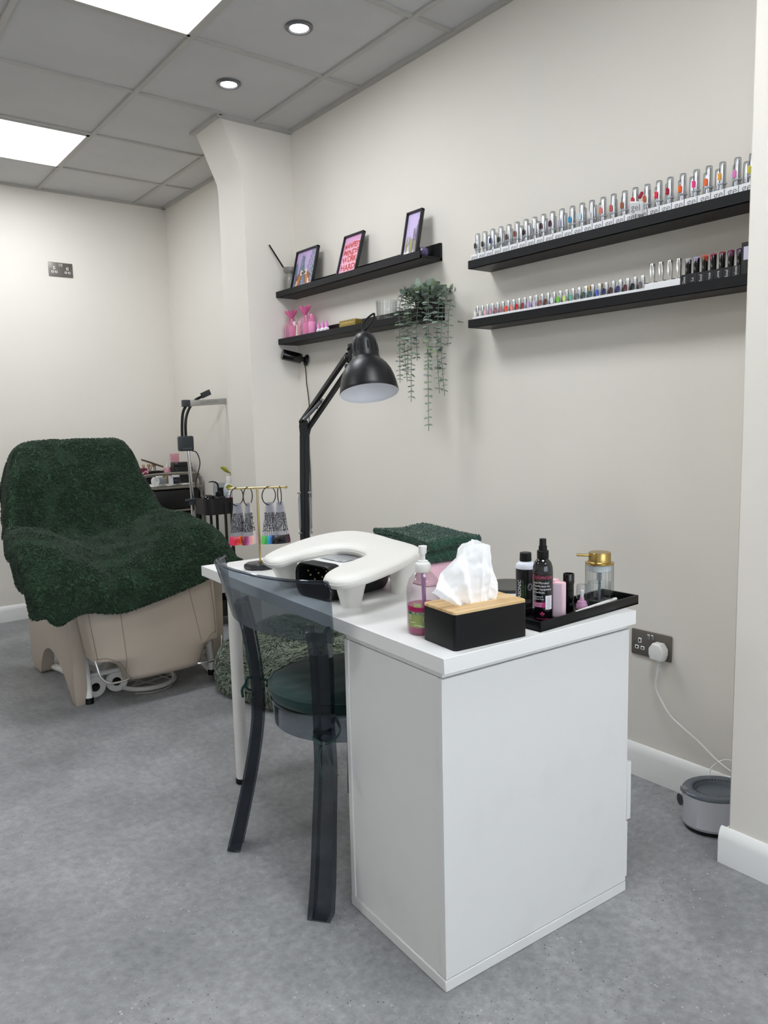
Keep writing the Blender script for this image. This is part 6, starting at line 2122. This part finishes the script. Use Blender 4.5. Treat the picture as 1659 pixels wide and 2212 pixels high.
# ------------------------------------------------------------------ beauty lamp on a pole
LS = Vector((0.935, 3.30, 0))
lsx = thing('beauty_lamp', 'slim chrome floor lamp with two black goosenecks behind the recliner', 'floor lamp', LS)
G().cyl((0, 0, 0.0), (0, 0, 0.018), 0.064, n=36).done('base', BLACK, lsx)
def sl(p):
    return Vector(p) - LS
g = G()
g.cyl(sl((0.935, 3.30, 0.015)), sl((0.928, 3.30, 0.74)), 0.0135, n=16).cyl(sl((0.928, 3.30, 0.74)), sl((0.918, 3.30, 1.06)), 0.0105, n=16)
g.done('pole', CHROME, lsx)
G().cyl(sl((0.9285, 3.30, 0.715)), sl((0.9275, 3.30, 0.752)), 0.021, n=20).box(tuple(sl((0.905, 3.29, 0.745))), (0.05, 0.02, 0.012), bev=0.002).done('pole_clamp', mat('clamp_slate', '#3c444c', 0.4), lsx)
slate = mat('lamp_slate', '#2f343a', 0.45)
bx = G().box(tuple(sl((0.898, 3.285, 1.089))), (0.090, 0.045, 0.090), bev=0.010, seg=3).done('control_box', slate, lsx)
G().text('GLAMCOR', 0.0125, lambda x, y: sl((0.898 + x, 3.2618, 1.058 + y))).done('lettering', mat('ink_grey', '#7b7e80', 0.5), bx)
G().tube([sl(p) for p in ((0.885, 3.30, 1.13), (0.888, 3.30, 1.20), (0.897, 3.30, 1.27), (0.915, 3.295, 1.312))], 0.0085, sub=6, n=12).done('gooseneck', BLACK, lsx)
G().tube([sl(p) for p in ((0.912, 3.31, 1.13), (0.918, 3.32, 1.20), (0.938, 3.34, 1.26), (0.975, 3.36, 1.315), (1.02, 3.38, 1.352), (1.06, 3.38, 1.372))], 0.0085, sub=6, n=12).done('gooseneck', BLACK, lsx)
al = mat('lamp_aluminium', '#b4b4b3', 0.35, 0.85)
h = G()
h.box((0, 0, 0), (0.265, 0.012, 0.036), bev=0.002, X=Matrix.Translation(sl((1.058, 3.285, 1.334))) @ Matrix.Rotation(-0.05, 4, 'Y')).done('light_bar', al, lsx)
G().text('GLAMCOR', 0.024, lambda x, y: sl((1.06 + x, 3.2784, 1.335 + y - 0.05 * -x))).done('lettering', mat('al_etch', '#8e8e8d', 0.5, 0.5), lsx)
G().box(tuple(sl((0.915, 3.29, 1.328))), (0.046, 0.035, 0.042), bev=0.005).done('hinge', slate, lsx)
G().box((0, 0, 0), (0.065, 0.012, 0.034), bev=0.002, X=Matrix.Translation(sl((1.085, 3.375, 1.388))) @ Matrix.Rotation(-0.40, 4, 'Y')).done('light_bar', slate, lsx)
G().tube([sl(p) for p in ((0.935, 3.29, 1.045), (0.968, 3.29, 1.03), (0.985, 3.29, 0.97), (0.972, 3.30, 0.90), (0.955, 3.30, 0.84), (0.965, 3.30, 0.72), (0.98, 3.31, 0.60), (1.0, 3.33, 0.2), (1.02, 3.36, 0.01))], 0.0032, sub=6, n=8).done('flex', BLACK, lsx)

# ------------------------------------------------------------------ steel trolley in the far corner
TR = Vector((0.93, 3.80, 0))
tr = thing('steel_trolley', 'chrome railed black drawer trolley in the far corner behind the recliner', 'trolley', TR)
def tl(p):
    return Vector(p) - TR
x0, x1, y0, y1 = 0.735, 1.150, 3.66, 3.96
g = G()
for xx in (x0, x1):
    for yy in (y0, y1):
        g.cyl(tl((xx, yy, 0.05)), tl((xx, yy, 0.86)), 0.010, n=12)
for yy in (y0, y1):
    g.tube([tl(p) for p in ((x0, yy, 0.80), (x0 + 0.01, yy, 0.85), (x0 + 0.05, yy, 0.884), (x1 - 0.05, yy, 0.884), (x1 - 0.01, yy, 0.85), (x1, yy, 0.80))], 0.0095, sub=5, n=12)
    for zz in (0.795, 0.645):
        g.cyl(tl((x0, yy - 0.004, zz)), tl((x1, yy - 0.004, zz)), 0.008, n=10)
for xx in (x0, x1):
    g.cyl(tl((xx, y0, 0.795)), tl((xx, y1, 0.795)), 0.008, n=10)
g.done('rail_frame', STEEL, tr)
G().box(tl(((x0 + x1) / 2, (y0 + y1) / 2, 0.806)), (x1 - x0 - 0.01, y1 - y0 + 0.01, 0.012), bev=0.002).done('top_shelf', STEEL, tr)
for z0_, z1_ in ((0.655, 0.780), (0.42, 0.630), (0.20, 0.40)):
    G().box(tl(((x0 + x1) / 2, (y0 + y1) / 2, (z0_ + z1_) / 2)), (x1 - x0 - 0.024, y1 - y0 - 0.01, z1_ - z0_), bev=0.006).done('drawer', mat('drawer_black', '#151315', 0.35), tr)
for xx in (x0, x1):
    for yy in (y0, y1):
        G().cyl(tl((xx, yy - 0.01, 0.025)), tl((xx, yy + 0.01, 0.025)), 0.025, n=18).done('castor', BLACK, tr)
TT = 0.812
cloth_m = mat('paper_liner', '#f0efec', 0.8)
g = G()
g.grid(lambda u, v: Vector((-0.185 + 0.37 * u, -0.155 + 0.26 * v, 0.0012 + 0.0022 * (1 + sin(u * 23 + v * 3)) * (0.4 if v > 0.1 else 1.0))), 50, 12)
g.shell(0.0008)
tag(g.done('paper_liner', cloth_m, angle=180, loc=(0.9425, 3.81, TT)), 'white paper sheet lining the top of the steel trolley', 'paper liner')
TT += 0.006
tp_ = thing('tape_roll', 'roll of white tape standing on the trolley front edge', 'tape', (0.842, 3.690, TT), 0.5)
G().lathe([(0.012, 0), (0.0265, 0), (0.0265, 0.024), (0.012, 0.024), (0.012, 0)], n=28, X=Matrix.Translation((0, 0, 0.0265)) @ Matrix.Rotation(pi / 2, 4, 'X'), cap0=False, cap1=False).done('tape', WHITE, tp_, angle=30)
tg = thing('tape_roll', 'grey and white tape roll lying beside the standing tape on the trolley', 'tape', (0.900, 3.72, TT), 0.3)
G().along((-0.028, 0, 0.022), (0.03, 0, 0.022), [(0.008, 0), (0.022, 0), (0.022, 0.055), (0.008, 0.055)], n=24).done('tape', mat('tape_grey', '#7d8086', 0.5), tg, angle=30)
G().box((0, 0.018, 0.034), (0.06, 0.02, 0.05), bev=0.008, rot=(0.3, 0, 0.2)).done('paper_wad', WHITE, tg)
tag(G().box((0, 0, 0.026), (0.022, 0.03, 0.052), bev=0.001).done('card_packet', mat('packet_white', '#d8d8e0', 0.5), loc=(0.960, 3.70, TT)), 'small white packet beside the black label jar on the trolley', 'packet')
jr = thing('labelled_jar', 'black labelled jar with a white lid on the front of the trolley', 'jar', (0.996, 3.702, TT))
G().lathe([(0.022, 0), (0.0235, 0.002), (0.0235, 0.044)], n=28).done('body', mat('jar_black', '#15171a', 0.3), jr)
G().lathe([(0.0245, 0.044), (0.0245, 0.056), (0.023, 0.058), (0.001, 0.058)], n=28).done('lid', WHITE, jr)
G().text('GEL', 0.016, bottle_map((0, 0), 0.0238, -pi / 2 - 0.4, 0.024)).done('lettering', mat('ink_grey', '#7b7e80', 0.5), jr)
bc = thing('black_canister', 'tall black box at the right of the steel trolley', 'canister', (1.078, 3.80, TT))
G().prism(rrect(0.130, 0.10, 0.02), 0, 0.105, bev=0.004).done('body', mat('canister_black', '#101113', 0.4), bc, angle=30)
G().prism(rrect(0.124, 0.095, 0.02), 0.105, 0.135, bev=0.012).done('lid', mat('canister_black', '#101113', 0.4), bc, angle=30)
mg = thing('maroon_bag', 'maroon bag with pink ruffles at the left of the trolley', 'bag', (0.800, 3.83, TT))
g = G()
g.grid(lambda u, v: Vector(((0.040 + 0.012 * v) * cos(2 * pi * u) * (1 + 0.12 * v * sin(2 * pi * u * 9)), (0.03 + 0.01 * v) * sin(2 * pi * u), 0.105 * v)), 54, 8, closed_u=True)
g.done('pouch', mat('maroon_cloth', '#74203c', 0.8), mg, angle=180)
g = G()
g.grid(lambda u, v: Vector(((0.052 + 0.006 * v) * cos(2 * pi * u) * (1 + 0.15 * sin(2 * pi * u * 9)), (0.042) * sin(2 * pi * u), 0.075 + 0.012 * v + 0.008 * sin(2 * pi * u * 5))), 54, 3, closed_u=True)
g.done('ruffle', mat('ruffle_pink', '#d89cb0', 0.8), mg, angle=180)
bxk = thing('brush_box', 'open black box of tan brushes at the back of the trolley', 'box', (0.905, 3.87, TT))
g = G()
for s in (-1, 1):
    g.box((s * 0.062, 0, 0.04), (0.004, 0.07, 0.08)).box((0, s * 0.033, 0.04), (0.128, 0.004, 0.08))
g.box((0, 0, 0.003), (0.12, 0.066, 0.006))
g.done('box', matbl, bxk)
rgt = random.Random(8)
tan_ = mat('brush_tan', '#b79a78', 0.8)
for k in range(9):
    t = thing('makeup_brush', 'tan brush sticking up out of the black box on the trolley', 'brush', (0.905 + rgt.uniform(-0.05, 0.05), 3.87 + rgt.uniform(-0.02, 0.02), TT + 0.006), 0, 'brushes in the black box')
    lean = Vector((rgt.uniform(-0.03, 0.03), rgt.uniform(-0.01, 0.01), 0.10))
    G().cyl((0, 0, 0), lean, 0.0028, n=8).done('handle', mat('brush_brown', '#6d5140', 0.6), t)
    G().along(lean, lean * 1.01, [(0.003, 0), (0.0075, 0.008), (0.006, 0.02), (0.001, 0.024)], n=10).done('bristles', tan_, t)
lf = thing('leaf_fan', 'brown feather lying across the brushes on the trolley', 'feather', (0.90, 3.85, TT + 0.10), -0.2)
G().grid(lambda u, v: Vector((-0.07 + 0.14 * u, (v - 0.5) * 0.028 * sin(pi * min(0.98, u + 0.02)), 0.062 - 0.055 * u + 0.006 * cos(v * 6))), 14, 4).shell(0.002).done('vane', mat('feather_brown', '#7a6a52', 0.7), lf, angle=180)
bt = thing('pink_bottle', 'pink pump bottle between the brush box and the tall black box', 'bottle', (1.000, 3.85, TT))
G().lathe([(0.026, 0), (0.029, 0.003), (0.029, 0.075), (0.02, 0.098), (0.009, 0.104)], n=24).done('bottle', clear('pink_pale', '#e9b3bd', 0.1, frost=0.6), bt)
G().lathe([(0.010, 0.103), (0.010, 0.116), (0.004, 0.118), (0.0035, 0.14), (0.001, 0.142)], n=16).done('pump', WHITE, bt)
for k, (xx, zz, lb) in enumerate(((0.958, 0.0, 'small gold pot on the trolley, left one'), (1.028, 0.0, 'small gold pot on the trolley, right one beside the black box'))):
    t = thing('gold_pot', lb, 'pot', (xx, 3.775, TT), 0, 'small gold pots')
    G().lathe([(0.014, 0), (0.016, 0.003), (0.016, 0.045), (0.015, 0.047)], n=20).done('glass', mat('pot_olive', '#8f8a52', 0.3, 0.3), t)
    G().lathe([(0.0165, 0.047), (0.0165, 0.062), (0.014, 0.064), (0.001, 0.064)], n=20).done('lid', brass2, t)
cdp = thing('pink_card', 'pale pink clear card standing behind the tall black box', 'card', (1.075, 3.895, TT))
G().box((0, 0, 0.095), (0.062, 0.004, 0.19), bev=0.001).done('card', clear('pink_card_clear', '#eec0ca', 0.1, frost=0.45), cdp)
G().text('NAILS', 0.017, lambda x, y: Vector((x, -0.0026, 0.165 + y))).text('BAR', 0.017, lambda x, y: Vector((x, -0.0026, 0.145 + y))).done('lettering', mat('card_ink_pink', '#d98a9c', 0.5), cdp)
bpd = 0

# ------------------------------------------------------------------ black rounded trolley beside the pillar
KT = Vector((1.030, 3.125, 0))
kt = thing('black_trolley', 'black three tier trolley beside the pillar, bottles in its top tray', 'trolley', KT, 0)
km = mat('trolley_black', '#1b1b1d', 0.4)
def tray_tier(z):
    g = G()
    o_ = rrect(0.270, 0.200, 0.055, 8)
    i_ = rrect(0.264, 0.194, 0.052, 8)
    a = [g.bm.verts.new((p[0], p[1], z)) for p in o_]
    b2 = [g.bm.verts.new((p[0], p[1], z + 0.095)) for p in o_]
    c = [g.bm.verts.new((p[0], p[1], z + 0.095)) for p in i_]
    d = [g.bm.verts.new((p[0], p[1], z + 0.006)) for p in i_]
    for p, q_ in ((a, b2), (b2, c), (c, d)):
        g.ring_faces(p, q_)
    g.bm.faces.new(a[::-1])
    g.bm.faces.new(d)
    return g.done('tray_tier', km, kt, angle=30)
for z in (0.672, 0.34, 0.06):
    tray_tier(z)
for sx in (-0.020, 0.020):
    for sy in (-0.101, 0.101):
        G().box((sx, sy, 0.39), (0.014, 0.014, 0.70), bev=0.002).done('upright', km, kt)
for sx in (-0.095, 0.095):
    for sy in (-0.065, 0.065):
        G().lathe([(0.012, 0), (0.022, 0.006), (0.022, 0.036), (0.012, 0.05), (0.008, 0.062)], c=(sx, sy, 0), n=16).done('castor', BLACK, kt)
KZ = 0.678
def onk(dx, dy):
    return (KT.x + dx, KT.y + dy, KZ)
t = thing('mirror_dome', 'glossy black dome at the left of the black trolley tray', 'dome', onk(-0.086, -0.015))
G().lathe([(0.040, 0), (0.043, 0.01), (0.043, 0.075), (0.036, 0.098), (0.018, 0.108), (0.001, 0.110)], n=32).done('dome', BLACKG, t, angle=60)
t = thing('wash_bottle', 'black wash bottle with a bent spout in the black trolley tray', 'bottle', onk(-0.035, -0.05))
G().lathe([(0.030, 0), (0.033, 0.003), (0.033, 0.085), (0.027, 0.096), (0.014, 0.102)], n=28).done('bottle', BLACK, t)
G().lathe([(0.0165, 0.100), (0.0165, 0.122), (0.006, 0.125)], n=20).done('cap', BLACK, t)
G().tube([(0, 0, 0.12), (0, 0, 0.155), (-0.004, 0, 0.172), (-0.020, 0, 0.184), (-0.042, 0, 0.187), (-0.058, 0, 0.186)], [0.0052, 0.005, 0.0045, 0.004, 0.0032, 0.0025], sub=5, n=10).done('spout', BLACK, t)
t = thing('dark_bottle', 'small black bottle with a square cap behind the wash bottle', 'bottle', onk(0.002, -0.012))
G().lathe([(0.022, 0), (0.024, 0.002), (0.024, 0.085), (0.014, 0.098)], n=24).done('bottle', BLACK, t)
G().lathe([(0.013, 0.097), (0.012, 0.145), (0.001, 0.146)], n=18).done('cap', BLACK, t)
t = thing('clear_jar', 'tall clear box jar at the back of the black trolley tray', 'jar', onk(0.022, 0.055))
G().prism(rrect(0.058, 0.058, 0.006), 0, 0.17).done('jar', clear('jar_clear', '#dfe4e8', 0.06, frost=0.15), t, angle=30)
t = thing('lotion_bottle', 'pale lotion bottle with a yellow green leaf on its label, beside the pillar', 'bottle', onk(0.064, 0.0))
G().lathe([(0.031, 0), (0.035, 0.003), (0.035, 0.13), (0.028, 0.158), (0.016, 0.166)], n=32).done('bottle', mat('lotion_pale', '#d5dde0', 0.3), t, angle=60)
G().lathe([(0.0195, 0.165), (0.0195, 0.205), (0.018, 0.208), (0.001, 0.208)], n=24).done('cap', WHITE, t)
lg_ = [mat('leaf_yellow_green', '#a9ab35', 0.5), mat('ink_slate', '#5c6f7b', 0.5)]
g = G()
def leafshape(fn, L, Wd):
    pts = [(-L, 0), (-L * 0.5, Wd * 0.8), (0, Wd), (L * 0.55, Wd * 0.75), (L, 0), (L * 0.55, -Wd * 0.75), (0, -Wd), (-L * 0.5, -Wd * 0.8)]
    g._tag([g.bm.faces.new([g.bm.verts.new(fn(*p)) for p in pts])])
leafshape(bottle_map((0, 0), 0.0355, -pi / 2 - 0.55, 0.145), 0.024, 0.017)
g.m(1).text('gel', 0.014, bottle_map((0, 0), 0.0355, -pi / 2 - 0.5, 0.095))
patch(g.m(1), (0, 0), 0.0353, -pi / 2 - 0.5, 0.03, 0.112, 0.116, 8)
g.done('label', lg_, t)
t = thing('leaf_sprig', 'yellow green leaf standing up behind the lotion bottle', 'leaf', onk(0.070, 0.055))
G().grid(lambda u, v: Vector((-0.034 + 0.068 * u, 0.004 * cos(v * 5), 0.262 - 0.022 * u - 0.02 * u * u + (v - 0.5) * 0.030 * sin(pi * min(0.97, u + 0.03)))), 12, 4).shell(0.0015).done('blade', mat('leaf_yellow_green', '#a9ab35', 0.5), t, angle=180)
G().tube([(0.03, 0, 0.228), (0.034, 0, 0.15), (0.03, 0, 0.0)], 0.002, sub=4, n=6).done('stalk', mat('leaf_stalk', '#7d8238', 0.6), t)
for (dx, dy, hh, lb) in ((0.030, -0.066, 0.0, 'small pink nozzle bottle at the front of the black trolley tray'), (0.066, -0.058, -0.02, 'small pink bottle half behind the nozzle bottle')):
    t = thing('nozzle_bottle', lb, 'bottle', onk(dx, dy), 0, 'pink nozzle bottles')
    G().lathe([(0.017, 0), (0.019, 0.002), (0.019, 0.080 + hh), (0.015, 0.090 + hh), (0.010, 0.094 + hh)], n=24).done('bottle', mat('bottle_dusky_pink', '#b7798f', 0.3), t)
    G().lathe([(0.0105, 0.093 + hh), (0.0105, 0.106 + hh), (0.007, 0.110 + hh), (0.003, 0.142 + hh), (0.001, 0.143 + hh)], n=16).done('nozzle', WHITE, t)
    g = G()
    patch(g, (0, 0), 0.0193, -pi / 2 - 0.5, 0.03, 0.02, 0.066 + hh, 12)
    g.done('label', mat('label_rose', '#d79ab4', 0.5), t)
